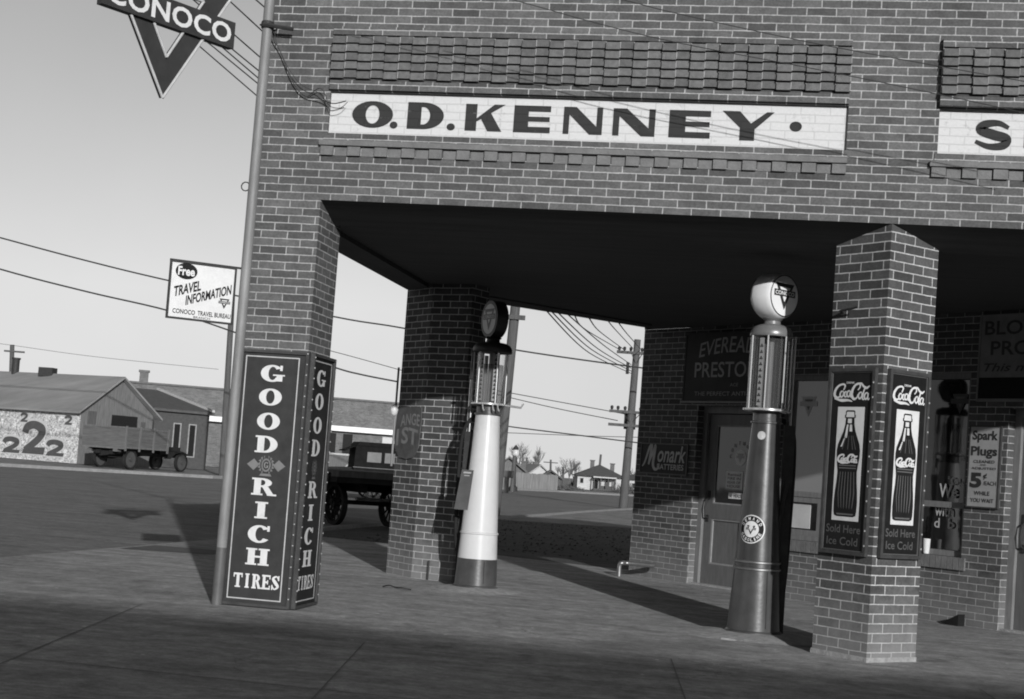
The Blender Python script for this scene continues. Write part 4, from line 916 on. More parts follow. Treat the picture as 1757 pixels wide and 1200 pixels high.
q = MB(); a = gnd(672, 1008, .012); q.tube(spline([(a.x-.10, a.y+.06, .008), (a.x-.02, a.y-.02, .03), (a.x+.03, a.y+.05, .01), (a.x+.12, a.y-.06, .02), (a.x+.2, a.y-.04, .01)], 6), .007, 6)
obj('scrap_wire', q, M['iron'], label='tangle of dark wire lying on the concrete before the rear pier', category='wire')

# cables on the facade
def wire(pts, r, label, grp, name='wire', sp=10):
    q = MB(); q.tube(spline([tuple(p) for p in pts], sp), r, 6)
    return obj(name, q, M['wire'], label=label, category='wire', group=grp)
gc_ = 'service cables on the facade'
wire([(-.56, -.10, 5.0), (-.50, -.07, 4.52), (-.40, -.05, 4.32), (-.30, -.045, 4.12), (-.20, -.04, 4.0), (-.05, -.05, 3.965), (.06, -.07, 3.93), (.16, -.06, 3.955)], .0045, 'thick black service cable running from the pole down to the name band', gc_, 'cable')
wire([(-.48, -.08, 4.9), (-.47, -.06, 4.5), (-.36, -.05, 4.25), (-.22, -.05, 4.08), (-.08, -.05, 4.02), (.0, -.05, 3.95), (.05, -.09, 3.90), (.12, -.06, 3.90), (.17, -.05, 3.95)], .0028, 'thin black service cable looping at the start of the name band', gc_, 'cable')
wire([(-.16, -.03, 3.99), (-.06, -.06, 4.05), (-.0, -.07, 3.98), (.02, -.08, 3.90)], .0035, 'short frayed cable end beside the start of the name band', gc_, 'cable')
def pix_wire(pp, Z, r, label, grp):
    return wire([dep(x, y, Z) for x, y in pp], r, label, grp, 'overhead_wire', 6)
def fac_wire(pp, yy, r, label, grp):
    out = []
    for x, y in pp:
        d = ray(x, y); t = (yy-CAM.y)/d.y; out.append(CAM+d*t)
    return wire(out, r, label, grp, 'overhead_wire', 6)
g1 = 'wires crossing before the facade'
fac_wire([(640, -60), (880, 0), (1020, 39), (1160, 73), (1400, 119), (1610, 162), (1850, 214)], -.9, .0032, 'lower thin wire crossing before the brick facade', g1)
fac_wire([(820, -60), (1069, 0), (1160, 23), (1380, 71), (1606, 113), (1850, 156)], -1.1, .0032, 'upper thin wire crossing before the brick facade', g1)
g2 = 'slanting wires behind the triangle sign'
ends = [((439.5, 0), (458.6, 17)), ((398.6, 6), (454, 58)), ((400, 58), (449.6, 102)), ((398, 84), (446, 124)), ((388.6, 87.4), (445, 136.6)), ((367.6, 82), (444, 145.7)), ((344, 81), (442, 166.6))]
for i, (a, b) in enumerate(ends):
    dx, dy = b[0]-a[0], b[1]-a[1]; k = 250/dx*1.0
    P0 = (a[0]-dx*k*.9, a[1]-dy*k*.9*.96); P1 = (b[0]+60, b[1]+60*dy/dx*.97)
    q = MB(); q.tube([dep(*P0, 17+i*.5), dep(*a, 15+i*.4), dep(*P1, 14.5+i*.4)], .008, 5)
    obj('overhead_wire', q, M['wire'], label='one of the parallel wires slanting down behind the triangle sign', category='wire', group=g2)
g3 = 'long street wires'
pix_wire([(-200, 353), (0, 408), (150, 448), (295, 483), (570, 543), (690, 563), (880, 600), (1105, 632), (1300, 655)], 62, .035, 'upper long wire sagging across the street behind the travel sign', g3)
pix_wire([(-200, 400), (0, 462), (150, 501), (295, 535), (430, 580), (569, 629), (620, 643), (681, 655)], 58, .035, 'lower long wire sagging from the left to the rear pier', g3)
pix_wire([(500, 588), (570, 603), (690, 636)], 75, .02, 'faint thin wire between the two heavier street wires by the rear pier', g3)
pix_wire([(840, 726), (880, 733), (1000, 748), (1110, 762)], 64, .03, 'low street wire passing above the houses to the crossarm pole', g3)
pix_wire([(850, 742), (1000, 748), (1110, 751)], 80, .02, 'faint lowest wire just above the far rooftops', g3)
pix_wire([(840, 668), (960, 690), (1080, 712)], 66, .02, 'faint wire running to the lower crossarm from the pump', g3)
pix_wire([(840, 674), (950, 700), (1060, 722)], 66, .02, 'faint wire just below its twin at the lower crossarm', g3)
pix_wire([(-60, 586), (0, 590), (160, 612), (375, 634)], 100, .015, 'faint wire above the tin roofed shed', g3)
# ------------------------------------------------------------------ poles
def pole(base, top, r0, r1, label, arms=(), group='utility poles', extra=None, mat='wood_pole'):
    t = thing('utility_pole', label, 'utility pole', base, group)
    b = Vector(base); tp = Vector(top); q = MB(); q.tube([b, b+(tp-b)*.5, tp], r0, 12, r1); obj('pole', q, M[mat], t)
    for h, w, dirv, br in arms:
        c = b+(tp-b)*(h/(tp.z-b.z)); d = Vector(dirv).normalized(); s = Vector((-d.y, d.x, 0))*.0
        q = MB(); fr = F(c.x, c.y, d.x, d.y); q.rect(fr, -w[0], w[1], c.z-.07, c.z+.05, .08, .19)
        ao = obj('crossarm', q, M['wood_dark'], t)
        if br:
            q = MB()
            for sg in (-1, 1): q.tube([fr.p(sg*w[1]*.5, c.z-.04, .2), fr.p(0, c.z-.5, .12)], .02, 5)
            obj('brace', q, M['iron'], ao)
            q = MB()
            for u in (-w[0]+.1, -w[0]*.62, -w[0]*.3, w[1]*.5, w[1]-.1):
                p = fr.p(u, c.z+.05, .135); q.lathe(p.x, p.y, [(.02, p.z), (.06, p.z+.04), (.07, p.z+.14), (.03, p.z+.18)], 8)
            obj('insulator', q, M['iron'], ao)
    return t
b1 = gnd(848, 884); tp = over(889, 470, b1); tp1 = Vector((over(889, 490, b1)))
bb1 = Vector((b1.x, b1.y, -.1)); lean = dep(893, 440, (b1-CAM).dot(_f))
pole(bb1, lean, .15, .13, 'thick leaning utility pole rising behind the white pump', [((over(885, 545, b1).z+.1), (.4, .3), (1, .15), False)])
b2 = gnd(1069, 872); t2 = dep(1094, 583, (b2-CAM).dot(_f)); 
z_ = lambda py: dep(1090, py, (b2-CAM).dot(_f)).z
pt2 = pole((b2.x, b2.y, -.1), t2, .19, .14, 'tall pole with three crossarms standing by the building corner', [(z_(602), (.85, .45), (1, .18), True), (z_(704), (.95, .75), (1, .18), True), (z_(727), (.95, .75), (1, .18), False)])
q = MB(); c = Vector((b2.x, b2.y, 0))+(Vector(t2)-Vector((b2.x, b2.y, 0)))*.0; zc = z_(715)
cc = dep(1080, 715, (b2-CAM).dot(_f)); q.box(cc.x-.24, cc.x+.24, cc.y+.2, cc.y+.5, zc-.55, zc+.2); q2 = obj('transformer', q, M['iron'], pt2)
q = MB(); cc = dep(1084, 633, (b2-CAM).dot(_f)); q.box(cc.x-.22, cc.x-.1, cc.y-.3, cc.y-.15, cc.z-.25, cc.z+.25); obj('switch_box', q, M['iron'], pt2)
b3 = gnd(381, 816); t3 = dep(401, 470, (b3-CAM).dot(_f))
pole((b3.x, b3.y, -.1), t3, .17, .13, 'plain dark pole standing across the street below the travel sign')
b4 = gnd(13, 790); Z4 = 105; 
p4a = dep(14, 800, Z4); t4 = dep(21, 592, Z4); pole((p4a.x, p4a.y, -.1), t4, .18, .15, 'distant pole with short crossarm rising over the tin roofed shed', [(t4.z-.35, (.5, .9), (1, .2), False)])
for (x0, y0, x1, y1, Z, lb) in ((944, 838, 945, 789, 190, 'small far pole with crossarm among the rooftops'), (966, 838, 966, 801, 190, 'second small far pole, to the right of its twin and shorter'), (903, 836, 904, 785, 180, 'thin far pole without crossarm behind the gabled house'), (1025, 838, 1031, 780, 170, 'slender leaning pole before the wide low house')):
    a = dep(x0, y0, Z); b = dep(x1, y1, Z); arms = [(b.z-.25, (.9, .9), (1, .2), False)] if 'crossarm' in lb and 'without' not in lb else ()
    pole((a.x, a.y, -.1), b, .16, .12, lb, arms)
# wires rising from the crossarm pole
g4 = 'wires rising from the crossarm pole'
Zp = (b2-CAM).dot(_f)
for i, (a, m_, b) in enumerate((((1063, 600), (1005, 566), (985, 540)), ((1072, 601), (1030, 570), (1010, 545)), ((1086, 598), (1055, 565), (1035, 540)), ((1100, 600), (1075, 572), (1055, 545)),
                                ((1083, 641), (1010, 605), (925, 520)), ((1083, 637), (1015, 600), (932, 520)), ((1083, 632), (1025, 598), (940, 520)), ((1083, 626), (1035, 592), (952, 520)))):
    q = MB(); q.tube(spline([tuple(dep(*a, Zp)), tuple(dep(*m_, Zp*.72)), tuple(dep(*b, Zp*.45))], 8), .016, 5)
    obj('overhead_wire', q, M['wire'], label='one of the thin wires fanning up from the crossarm pole', category='wire', group=g4)
# street lamp
bl = gnd(880, 843); Zl = (bl-CAM).dot(_f); tl = dep(889, 778, Zl)
t = thing('street_lamp', 'street lamp with white globe standing at the far kerb', 'street lamp', bl)
q = MB(); q.lathe(bl.x, bl.y, [(.28, 0), (.28, .25), (.16, .35), (.12, 1.0), (.09, tl.z-.3), (.15, tl.z-.26)], 12); obj('post', q, M['iron'], t)
q = MB(); q.lathe(bl.x, bl.y, [(.12, tl.z-.26), (.24, tl.z-.1), (.24, tl.z+.1), (.14, tl.z+.22)], 14); obj('globe', q, plain('lamp_globe', .45, .4), t)
q = MB(); q.lathe(bl.x, bl.y, [(.2, tl.z+.22), (.16, tl.z+.34), (.04, tl.z+.5)], 12); obj('finial', q, M['iron'], t)
a = dep(878, 842, Zl*.97); b = dep(883, 782, Zl*.97)
q = MB(); q.tube([(a.x, a.y, -.05), b], .12, 8); obj('post', q, M['wood_pole'], label='square wooden post just left of the white globed street lamp', category='post')
a = dep(869, 832, Zl*.9)
t = thing('mailbox', 'dark box on a short post at the far kerb behind the pump', 'mailbox', (a.x, a.y, 0))
q = MB(); q.box(a.x-.12, a.x+.12, a.y-.1, a.y+.1, -.02, .85); obj('post', q, M['wood_dark'], t); q = MB(); q.box(a.x-.55, a.x+.35, a.y-.2, a.y+.2, .851, 1.25); obj('box', q, M['wood_dark'], t)

# ------------------------------------------------------------------ background buildings
def frame_at(pa, pb, Za, Zb):
    a = dep(*pa, Za); b = dep(*pb, Zb); return F(a.x, a.y, b.x-a.x, b.y-a.y), (Vector((b.x-a.x, b.y-a.y))).length
def gable_roof(mb, F0, w, d, ze, zr, ov=.3, t=.12):
    """ridge runs along +n inward; gable on the frame plane; w=gable width, d=depth"""
    for s in (0, 1):
        u0, u1 = (-ov, w/2) if s == 0 else (w+ov, w/2)
        z0 = ze-(zr-ze)*ov/(w/2)
        A = [F0.p(u0, z0, ov), F0.p(u1, zr, ov), F0.p(u1, zr, -d-ov), F0.p(u0, z0, -d-ov)]
        mb.prism(A, [p+Vector((0, 0, t)) for p in A])
# shed with pasted bills: gable faces right, long wall faces left
c0 = gnd(131, 796); 
ang = radians(28)                               # long wall recedes to the left
wl_dir = (-_r)*cos(ang)+_f*sin(ang)
gdir = _r*cos(radians(50))+_f*sin(radians(50))
gw = 4.5; ll = 15.0
GF = F(c0.x, c0.y, gdir.x, gdir.y); LF = F(c0.x+wl_dir.x*ll, c0.y+wl_dir.y*ll, -wl_dir.x, -wl_dir.y)
t = thing('shed', 'tin roofed shed with its long wall pasted over with torn bills', 'shed', (c0.x, c0.y, 0))
q = MB(); q.rect(LF, 0, ll, 0, 2.75, -.2, 0); wo = obj('bill_wall', q, M['poster'], t)
q = MB()
def two(cu, z0, z1, w, k):
    H = z1-z0
    stroke(q, LF, [(cu-w*.38, z0+H*.68, 1.1), (cu-w*.30, z0+H*.88, 1.1), (cu, z0+H*.96, 1), (cu+w*.32, z0+H*.80, 1.2), (cu+w*.18, z0+H*.50, 1), (cu-w*.35, z0+H*.10, .9)], k, .01)
    q.sheet(LF, [(cu-w*.46, z0), (cu+w*.46, z0), (cu+w*.5, z0+H*.24), (cu-w*.36, z0+H*.22)], .014)
def lx(px): # frame coordinate from picture column
    best = min(range(0, 1501), key=lambda i: abs(_px(LF.p(i/100, 1, 0))-px)); return best/100
def _px(P):
    v = P-CAM; a = v.dot(_r); b = v.dot(_u2); d = v.dot(_f2); return 878.5+FPX*(cos(ROLL)*a/d+sin(ROLL)*b/d)
hq = q; q = MB()
for a_ in ((58, .26, 1.96, 42, .56), (20, .24, 1.11, 34, .38), (95, .24, 1.11, 35, .38), (38, 1.85, 2.5, 14, .42), (114, 1.85, 2.5, 14, .42)): two(lx(a_[0]), a_[1], a_[2], lx(a_[0]+a_[3]/2)-lx(a_[0]-a_[3]/2), a_[4])
for v_ in q.v: v_ -= LF.n*.006
obj('pale_patch', q, M['grey_light'], wo); q = hq
u2 = lx(58); two(u2, .32, 1.9, lx(79)-lx(38), .42); two(lx(20), .30, 1.05, lx(36)-lx(4), .26); two(lx(95), .30, 1.05, lx(112)-lx(79), .26)
two(lx(38), 1.95, 2.4, .55, .13); two(lx(114), 1.95, 2.4, .55, .13); obj('lettering', q, plain('bill_letter', .06, .8), wo)
q = MB(); q.slab(GF, [(0, 0), (gw, 0), (gw, 2.75), (gw/2, 4.55), (0, 2.75)], -.2, -.003); go = obj('gable_wall', q, M['wood_old'], t)
q = MB(); q.rect(GF, gw*.42, gw*.78, 1.95, 2.65, -.19, .01); obj('hatch', q, M['black'], go)
q = MB(); q.rect(GF, .45, .95, 1.9, 2.75, -.19, .01); q.rect(GF, 3.75, 4.05, 1.5, 2.4, -.19, .01); obj('opening', q, M['wood_dark'], go)
q = MB()
d_long = Vector((wl_dir.x, wl_dir.y, 0)); 
def gp(u, z, back, o=0): return GF.p(u, z, 0)+d_long*back
for s in (0, 1):
    u0 = -.35 if s == 0 else gw+.35; zz = 2.75-.19
    A = [gp(u0, zz, -.3), gp(gw/2, 4.58, -.3), gp(gw/2, 4.58, ll+.3), gp(u0, zz, ll+.3)]; q.prism(A, [p+Vector((0, 0, .1)) for p in A])
obj('roof', q, M['tin'], t)
q = MB(); p = gp(gw/2, 4.6, 7.6); q.lathe(p.x, p.y, [(.2, p.z-.2), (.2, p.z+.75), (.24, p.z+.76), (.24, p.z+.85)], 10); p = gp(gw/2, 4.6, 5.2); q.box(p.x-.4, p.x+.4, p.y-.3, p.y+.3, p.z-.1, p.z+.38); obj('stovepipe', q, M['iron'], t)
# ground verge bits
# lean-to dark building
A0 = gnd(258, 806); A1 = gnd(352, 810)
Za, Zb = 88, 90
DF, dw = frame_at((258, 800), (352, 805), Za, Zb)
t = thing('dark_house', 'low dark clad building with two tall narrow windows beside the shed', 'building', DF.p(dw/2, 0))
q = MB(); q.rect(DF, 0, dw, 0, 3.3, -7, 0); w_ = obj('wall', q, plain('dark_cladding', .06, .85, amp=.2), t)
q = MB(); A = [DF.p(-.2, 3.25, .25), DF.p(dw+.2, 3.25, .25), DF.p(dw-.4, 4.55, -6.8), DF.p(-.2, 4.55, -6.8)]; q.prism(A, [p+Vector((0, 0, .15)) for p in A]); obj('roof', q, M['shingle_dark'], t)
q = MB(); A = [DF.p(dw+.2, 3.42, .25), DF.p(dw+.02, 3.42, .25), DF.p(dw-.6, 4.72, -6.8), DF.p(dw-.42, 4.72, -6.8)]; q.prism(A, [p+Vector((0, 0, .12)) for p in A]); obj('verge_board', q, M['grey_light'], t)
for u in (dw*.42, dw*.70):
    q = MB(); q.rect(DF, u-.17, u+.17, .75, 2.55, .0, .02); wn = obj('window', q, M['black'], t)
    q = MB(); q.frame(DF, u-.25, u+.25, .67, 2.63, .07, .0, .05); obj('frame', q, plain('window_trim', .25, .8), wn)
# long brick building
BF, bw = frame_at((225, 800), (720, 820), 108, 112)
t = thing('brick_warehouse', 'long flat roofed brick building with a pale band along its front', 'building', BF.p(bw/2, 0))
ht = 5.55
q = MB(); q.rect(BF, -2, bw+2, 0, ht, -12, 0); w_ = obj('wall', q, M['far_brick'], t)
q = MB(); q.rect(BF, -2.1, bw+2.1, ht+.001, ht+.14, -12.1, .12); obj('coping', q, M['shingle'], t)
q = MB(); q.rect(BF, 4.9, bw+2, 3.25, 3.62, .0, .5); obj('awning_band', q, M['white'], t)
us = lambda px: min((i/50 for i in range(0, 1400)), key=lambda u: abs(_px(BF.p(u, 1.5, 0))-px))
for px, w2_ in ((566, .35), (594, .35), (672, .8)):
    u = us(px); q = MB(); q.rect(BF, u-w2_, u+w2_, .9, 3.1, .0, .03); wn = obj('window', q, M['black'] if w2_ < .5 else M['grey_light'], t)
    q = MB(); q.frame(BF, u-w2_-.12, u+w2_+.12, .8, 3.2, .12, 0, .06); obj('frame', q, M['far_brick'], wn)
u = us(561); q = MB(); q.rect(BF, u-.12, u+.12, .0, 3.24, .1, .3); obj('post', q, M['grey_light'], t)
u = us(236); q = MB(); q.rect(BF, u-.3, u+.3, ht+.142, ht+.9, -2, -1.4); q.rect(BF, u-.38, u+.38, ht+.9, ht+1.05, -2.08, -1.32); obj('chimney', q, M['far_brick'], t)
# pale low hoarding
HF, hw = frame_at((540, 800), (612, 806), 80, 82)
t = thing('low_hoarding', 'low pale board fence behind the flatbed truck', 'fence', HF.p(hw/2, 0))
q = MB(); q.rect(HF, -1, hw, 0, 1.42, -.1, 0); obj('board', q, M['wood_old'], t)
q = MB(); q.rect(HF, -1.1, hw+.1, 1.421, 1.52, -.14, .04); A = [HF.p(hw-1.2, .5, .01), HF.p(hw-1.1, .5, .01), HF.p(hw-.1, 1.4, .01), HF.p(hw-.2, 1.4, .01)]; q.prism(A, [p+HF.n*.04 for p in A]); obj('rail', q, M['grey_light'], t)

# houses on the right
def house(label, px0, px1, ybase, yeave, yridge, Z, wall, roof, hip=True, depth=9, chim=(), wins=(), name='house', rot=.0):
    a = dep(px0, ybase, Z); b = dep(px1, ybase, Z); d = Vector((b.x-a.x, b.y-a.y)); d.rotate(Matrix.Rotation(rot, 2)); fr = F(a.x, a.y, d.x, d.y); w = d.length
    ze = dep((px0+px1)/2, yeave, Z).z; zr = dep((px0+px1)/2, yridge, Z).z
    t = thing(name, label, 'house', (fr.p(w/2, 0)), 'houses across the street')
    q = MB(); q.rect(fr, 0, w, 0, ze, -depth, 0); wo = obj('wall', q, wall, t)
    q = MB(); ov = .35
    if hip:
        c = [fr.p(-ov, ze-.05, ov), fr.p(w+ov, ze-.05, ov), fr.p(w+ov, ze-.05, -depth-ov), fr.p(-ov, ze-.05, -depth-ov), fr.p(w*.47, zr, -depth*.42), fr.p(w*.53, zr, -depth*.58)]
        q.add(c, [(0, 1, 4), (1, 2, 5, 4), (2, 3, 5), (3, 0, 4, 5), (0, 3, 2, 1)])
    else:
        for s in (0, 1):
            u0 = -ov if s == 0 else w+ov; A = [fr.p(u0, ze-.2, ov), fr.p(w/2, zr, ov), fr.p(w/2, zr, -depth), fr.p(u0, ze-.2, -depth)]; q.prism(A, [p+Vector((0, 0, .14)) for p in A])
        g_ = MB(); g_.slab(fr, [(0, ze), (w, ze), (w/2, zr-.05)], -depth+.1, -.01); obj('gable', g_, wall, wo)
    ro = obj('roof', q, roof, t)
    for cx_, ch in chim:
        q = MB(); q.rect(fr, w*cx_-.2, w*cx_+.2, ze, zr+ch, -depth*.5-.2, -depth*.5+.2); q.rect(fr, w*cx_-.26, w*cx_+.26, zr+ch, zr+ch+.1, -depth*.5-.26, -depth*.5+.26); obj('chimney', q, M['header_a'], ro)
    for (u, z0, z1, w_) in wins:
        q = MB(); q.rect(fr, w*u-w_/2, w*u+w_/2, ze*z0, ze*z1, 0, .04); wn = obj('window', q, M['black'], t)
        q = MB(); q.frame(fr, w*u-w_/2-.08, w*u+w_/2+.08, ze*z0-.08, ze*z1+.08, .08, 0, .07); obj('frame', q, M['white_wood'], wn)
    return t, fr, w, ze
hs = house('wide white house with dark hipped roof and two chimneys', 990, 1071, 836.5, 818, 797.5, 150, M['white_wood'], M['shingle_dark'], True, 8, ((.34, .35), (.78, .15)), ((.09, .45, .8, .32), (.38, .1, .75, .5)))
t, fr, w, ze = hs; q = MB(); q.rect(fr, w*.33, w*.80, .0, .18, .001, 1.2); q.rect(fr, w*.33, w*.80, .18, ze*.92, .001, .03)
for k_ in (.34, .48, .64, .79): q.rect(fr, w*k_-.05, w*k_+.05, .18, ze*.9, 1.0, 1.12)
po_ = obj('porch', q, M['wood_dark'], t); q = MB(); q.rect(fr, w*.32, w*.81, ze*.9, ze*.99, .031, 1.3); q.rect(fr, w*.5, w*.6, ze*.35, ze*.8, .031, .06); q.rect(fr, w*.68, w*.76, ze*.35, ze*.8, .031, .06); obj('porch_roof', q, M['white_wood'], po_)
house('gabled house half hidden behind the white pump', 838, 903, 838, 812, 786, 120, M['wood_old'], M['shingle'], False, 9, ((.9, -.2),), ((.6, .3, .6, .6),))
house('small pale roofed cottage between the lamp and the bushes', 906, 944, 834, 815, 799, 165, M['white_wood'], M['tin'], False, 8, ((.62, .3),), (), rot=.2)
house('low dark gabled shed behind the board fence', 930, 958, 838, 819, 809, 130, M['wood_dark'], M['shingle_dark'], False, 6, (), ())
house('house with dark roof cut off by the station wall', 1072, 1125, 842, 824, 812, 165, M['white_wood'], M['shingle_dark'], True, 8, (), ((.3, .3, .7, .5),))
FN, fnw = frame_at((838, 838), (956, 843), 112, 116)
t = thing('board_fence', 'long grey board fence in front of the houses', 'fence', FN.p(fnw/2, 0)); q = MB(); rng = random.Random(2)
n = 46
for i in range(n): q.rect(FN, i*fnw/n, (i+1)*fnw/n-.015, 0, 1.18+rng.uniform(-.04, .05), -.05, rng.uniform(-.01, .01))
obj('board', q, M['fence'], t); q = MB(); q.rect(FN, 0, fnw, .9, 1.0, -.12, -.06); obj('rail', q, M['fence'], t)

# bare trees and scrub
def tree(x, y, h, seed, label, spread=1.0, n=5):
    rng = random.Random(seed); t = thing('bare_tree', label, 'tree', (x, y, 0), 'bare trees behind the houses')
    tr_, tw = MB(), MB()
    def grow(p, d, l, r, lev):
        q = p+d*l; mid = p+d*l*.5+Vector((rng.uniform(-1, 1), rng.uniform(-1, 1), 0))*l*.06
        (tr_ if lev < 2 else tw).tube([p, mid, q], r, 5 if lev < 2 else 3, r*.6, caps=False)
        if lev >= 5: return
        for i in range(rng.randint(2, 4) if lev else n):
            a = rng.uniform(0, 2*pi); s = rng.uniform(.25, .65)*spread
            nd = (d+Vector((cos(a)*s, sin(a)*s, rng.uniform(-.05, .25)))).normalized()
            grow(p+d*l*rng.uniform(.6, 1), nd, l*rng.uniform(.55, .8), r*.6, lev+1)
    grow(Vector((x, y, -.05)), Vector((0, 0, 1)), h*.27, h*.016, 0)
    obj('trunk', tr_, M['twig'], t); obj('crown', tw, M['twig'], t)
for i, (px, py, Z, h, lb, sp) in enumerate(((888, 838, 175, 5.6, 'thin bare tree rising behind the street lamp', 1.0), (918, 838, 185, 5.2, 'tall bare tree with upright twigs behind the pale cottage', .6), (900, 838, 190, 4.2, 'low bare tree between the gabled house and the cottage', 1.2),
        (960, 838, 170, 3.2, 'spreading bare tree right of the dark gabled shed', 1.4), (975, 838, 175, 4.2, 'bushy bare tree left of the wide white house', 1.2), (984, 838, 160, 3.4, 'smaller bare tree touching the left eaves of the wide house', 1.3),
        (866, 838, 185, 4.0, 'bare tree showing just right of the white pump', 1.1), (1090, 840, 180, 3.6, 'bare tree beside the crossarm pole', 1.2))):
    p = dep(px, py, Z); tree(p.x, p.y, h*1.2, 11+i, lb, sp, 7)
def bush(px, py, w, h, seed, label):
    p = gnd(px, py); rng = random.Random(seed); q = MB()
    for i in range(260):
        a = rng.uniform(0, 2*pi); r = w/2*sqrt(rng.random()); c = Vector((p.x+r*cos(a), p.y+r*sin(a)*.6, 0)); top = c+Vector((rng.uniform(-.2, .2)*w, rng.uniform(-.2, .2)*w, h*rng.uniform(.4, 1)*(1-(r/(w/2))**2*.6)))
        q.tube([c, top], .035, 3, .008, caps=False)
    obj('shrub', q, M['bush'], label=label, category='shrub', group='dry shrubs across the street')
bush(1033, 840, 2.6, 1.5, 1, 'dry shrub before the porch of the wide white house'); bush(1055, 841, 1.8, 1.0, 2, 'lower dry shrub at the right end of the porch')
bush(965, 841, 3.0, .7, 3, 'low dry shrub past the end of the board fence'); bush(989, 838, 1.6, 1.1, 4, 'dark shrub at the left corner of the wide white house')
bush(925, 838, 1.0, .45, 5, 'tiny dark tuft before the board fence'); bush(985, 843, 1.6, .4, 8, 'flat dark tuft between fence and pole'); bush(1075, 846, 2.6, 1.2, 9, 'dry shrub behind the crossarm pole')
# dark earth lot, its colour lowered further for the station's shadow
so_ = MB(); so_.add([(x, y, -.008) for x, y in ((-3.55, 11.35), (-.3, 10.05), (1.3, 9.25), (3.0, 8.75), (8, 14.2), (8, 30), (-.5, 27), (-3.2, 25.5), (-3.65, 18))], [tuple(range(9))]); struct('shade_toned_soil', so_, M['shade_toned_soil'])
q = MB(); rng = random.Random(9)
for i in range(1400):
    x = rng.uniform(-3.0, 3.5); y = rng.uniform(10.8, 26)
    h = rng.uniform(.0, .022); a = rng.uniform(0, pi); w_ = rng.uniform(.02, .06); dx, dy = cos(a)*w_, sin(a)*w_
    q.add([(x-dx, y-dy, -.02), (x+dx, y+dy, -.02), (x-dy, y+dx, -.02), (x+rng.uniform(-.02, .02), y, h)], [(0, 1, 3), (1, 2, 3), (2, 0, 3)])
obj('clods', q, M['shade_toned_soil'], kind='stuff')

# ------------------------------------------------------------------ vehicles
def wheel(par, c, axis, r, w, spokes=12, rim=None):
    if rim is not None: spokes = 0
    c = Vector(c); ax = Vector(axis).normalized(); x = ax.cross(Vector((0, 0, 1))).normalized(); y = Vector((0, 0, 1))
    k = MB(); seg = 26
    vs = []
    for i in range(seg):
        a = 2*pi*i/seg; d = x*cos(a)+y*sin(a)
        for rr, h in ((r, -w/2), (r, w/2), (r*.84, w/2), (r*.84, -w/2)): vs.append(c+d*rr+ax*h)
    fs = []
    for i in range(seg):
        j = (i+1) % seg
        for q_ in range(4): fs.append((4*i+q_, 4*j+q_, 4*j+(q_+1) % 4, 4*i+(q_+1) % 4))
    k.add(vs, fs); wo = obj('wheel', k, M['rubber'], par)
    s = MB(); s.disc(c, ax, r*.2, w*1.3, 14)
    if rim is not None: s.disc(c, ax, r*.86, w*.5, 24)
    for i in range(spokes):
        a = 2*pi*i/spokes; d = x*cos(a)+y*sin(a); s.tube([c+d*r*.15, c+d*r*.86], r*.045, 5)
    obj('spokes', s, M['truck_dark'] if rim is None else rim, wo)
# dump truck far left, seen from its rear corner
o_ = gnd(137, 799); ca_ = radians(-25); fx = _r*cos(ca_)+_f*sin(ca_); TF = F(o_.x, o_.y, fx.x, fx.y)
t = thing('dump_truck', 'old high sided wooden dump truck parked beside the shed gable', 'truck', TF.p(1.2, 0))
WD = 2.55; LN = 3.3
q = MB(); q.rect(TF, 0, WD, .98, 2.0, -LN, 0.0); bo = obj('bed', q, M['truck_wood'], t)
q = MB(); sf_ = F(TF.p(WD, 0).x, TF.p(WD, 0).y, -TF.n.x, -TF.n.y)
for u in (.02, 1.05, 2.1, LN-.1): q.rect(sf_, u, u+.09, .85, 2.04, .001, .06)
for z in (.98, 1.9): q.rect(sf_, 0, LN, z, z+.07, .001, .03)
obj('stake', q, M['wood_old'], bo)
q = MB(); q.rect(TF, -.03, WD+.03, .93, 1.0, .001, .05); q.rect(TF, .02, WD-.02, 1.93, 1.99, .001, .04); q.rect(TF, .25, .45, .80, .93, -.4, .06); q.rect(TF, 1.95, 2.15, .80, .93, -.4, .06); obj('tailboard_rail', q, M['wood_old'], bo)
q = MB(); q.rect(TF, .8, 1.0, .66, .84, -5.4, -.1); q.rect(TF, 1.6, 1.8, .66, .84, -5.4, -.1); q.rect(TF, .4, 2.2, .42, .52, -.95, -.82); obj('chassis', q, M['truck_dark'], t)
q = MB(); q.slab(TF, [(.1, .97), (WD-.1, .97), (WD-.5, .72), (.9, .55), (.4, .75)], -2.6, -.3); obj('underbody', q, M['truck_dark'], t)
q = MB(); q.rect(TF, .55, 2.0, .8, 1.3, -4.0, -3.45); q.rect(TF, .75, 1.8, .7, 1.2, -5.3, -4.0); obj('hood', q, M['truck_dark'], t)
q = MB(); q.slab(sf_, [(LN+.55, .62), (LN+.95, .95), (LN+1.5, 1.02), (LN+2.1, .86), (LN+2.1, .80), (LN+1.5, .95), (LN+1.0, .88), (LN+.62, .60)], -.65, -.25); obj('fender', q, M['truck_dark'], t)
for u, n_ in ((.42, -.9), (2.22, -.9), (.6, -4.95), (2.15, -4.95)): wheel(t, TF.p(u, .46, n_), TF.u, .46, .16, 12, M['truck_wheel'])
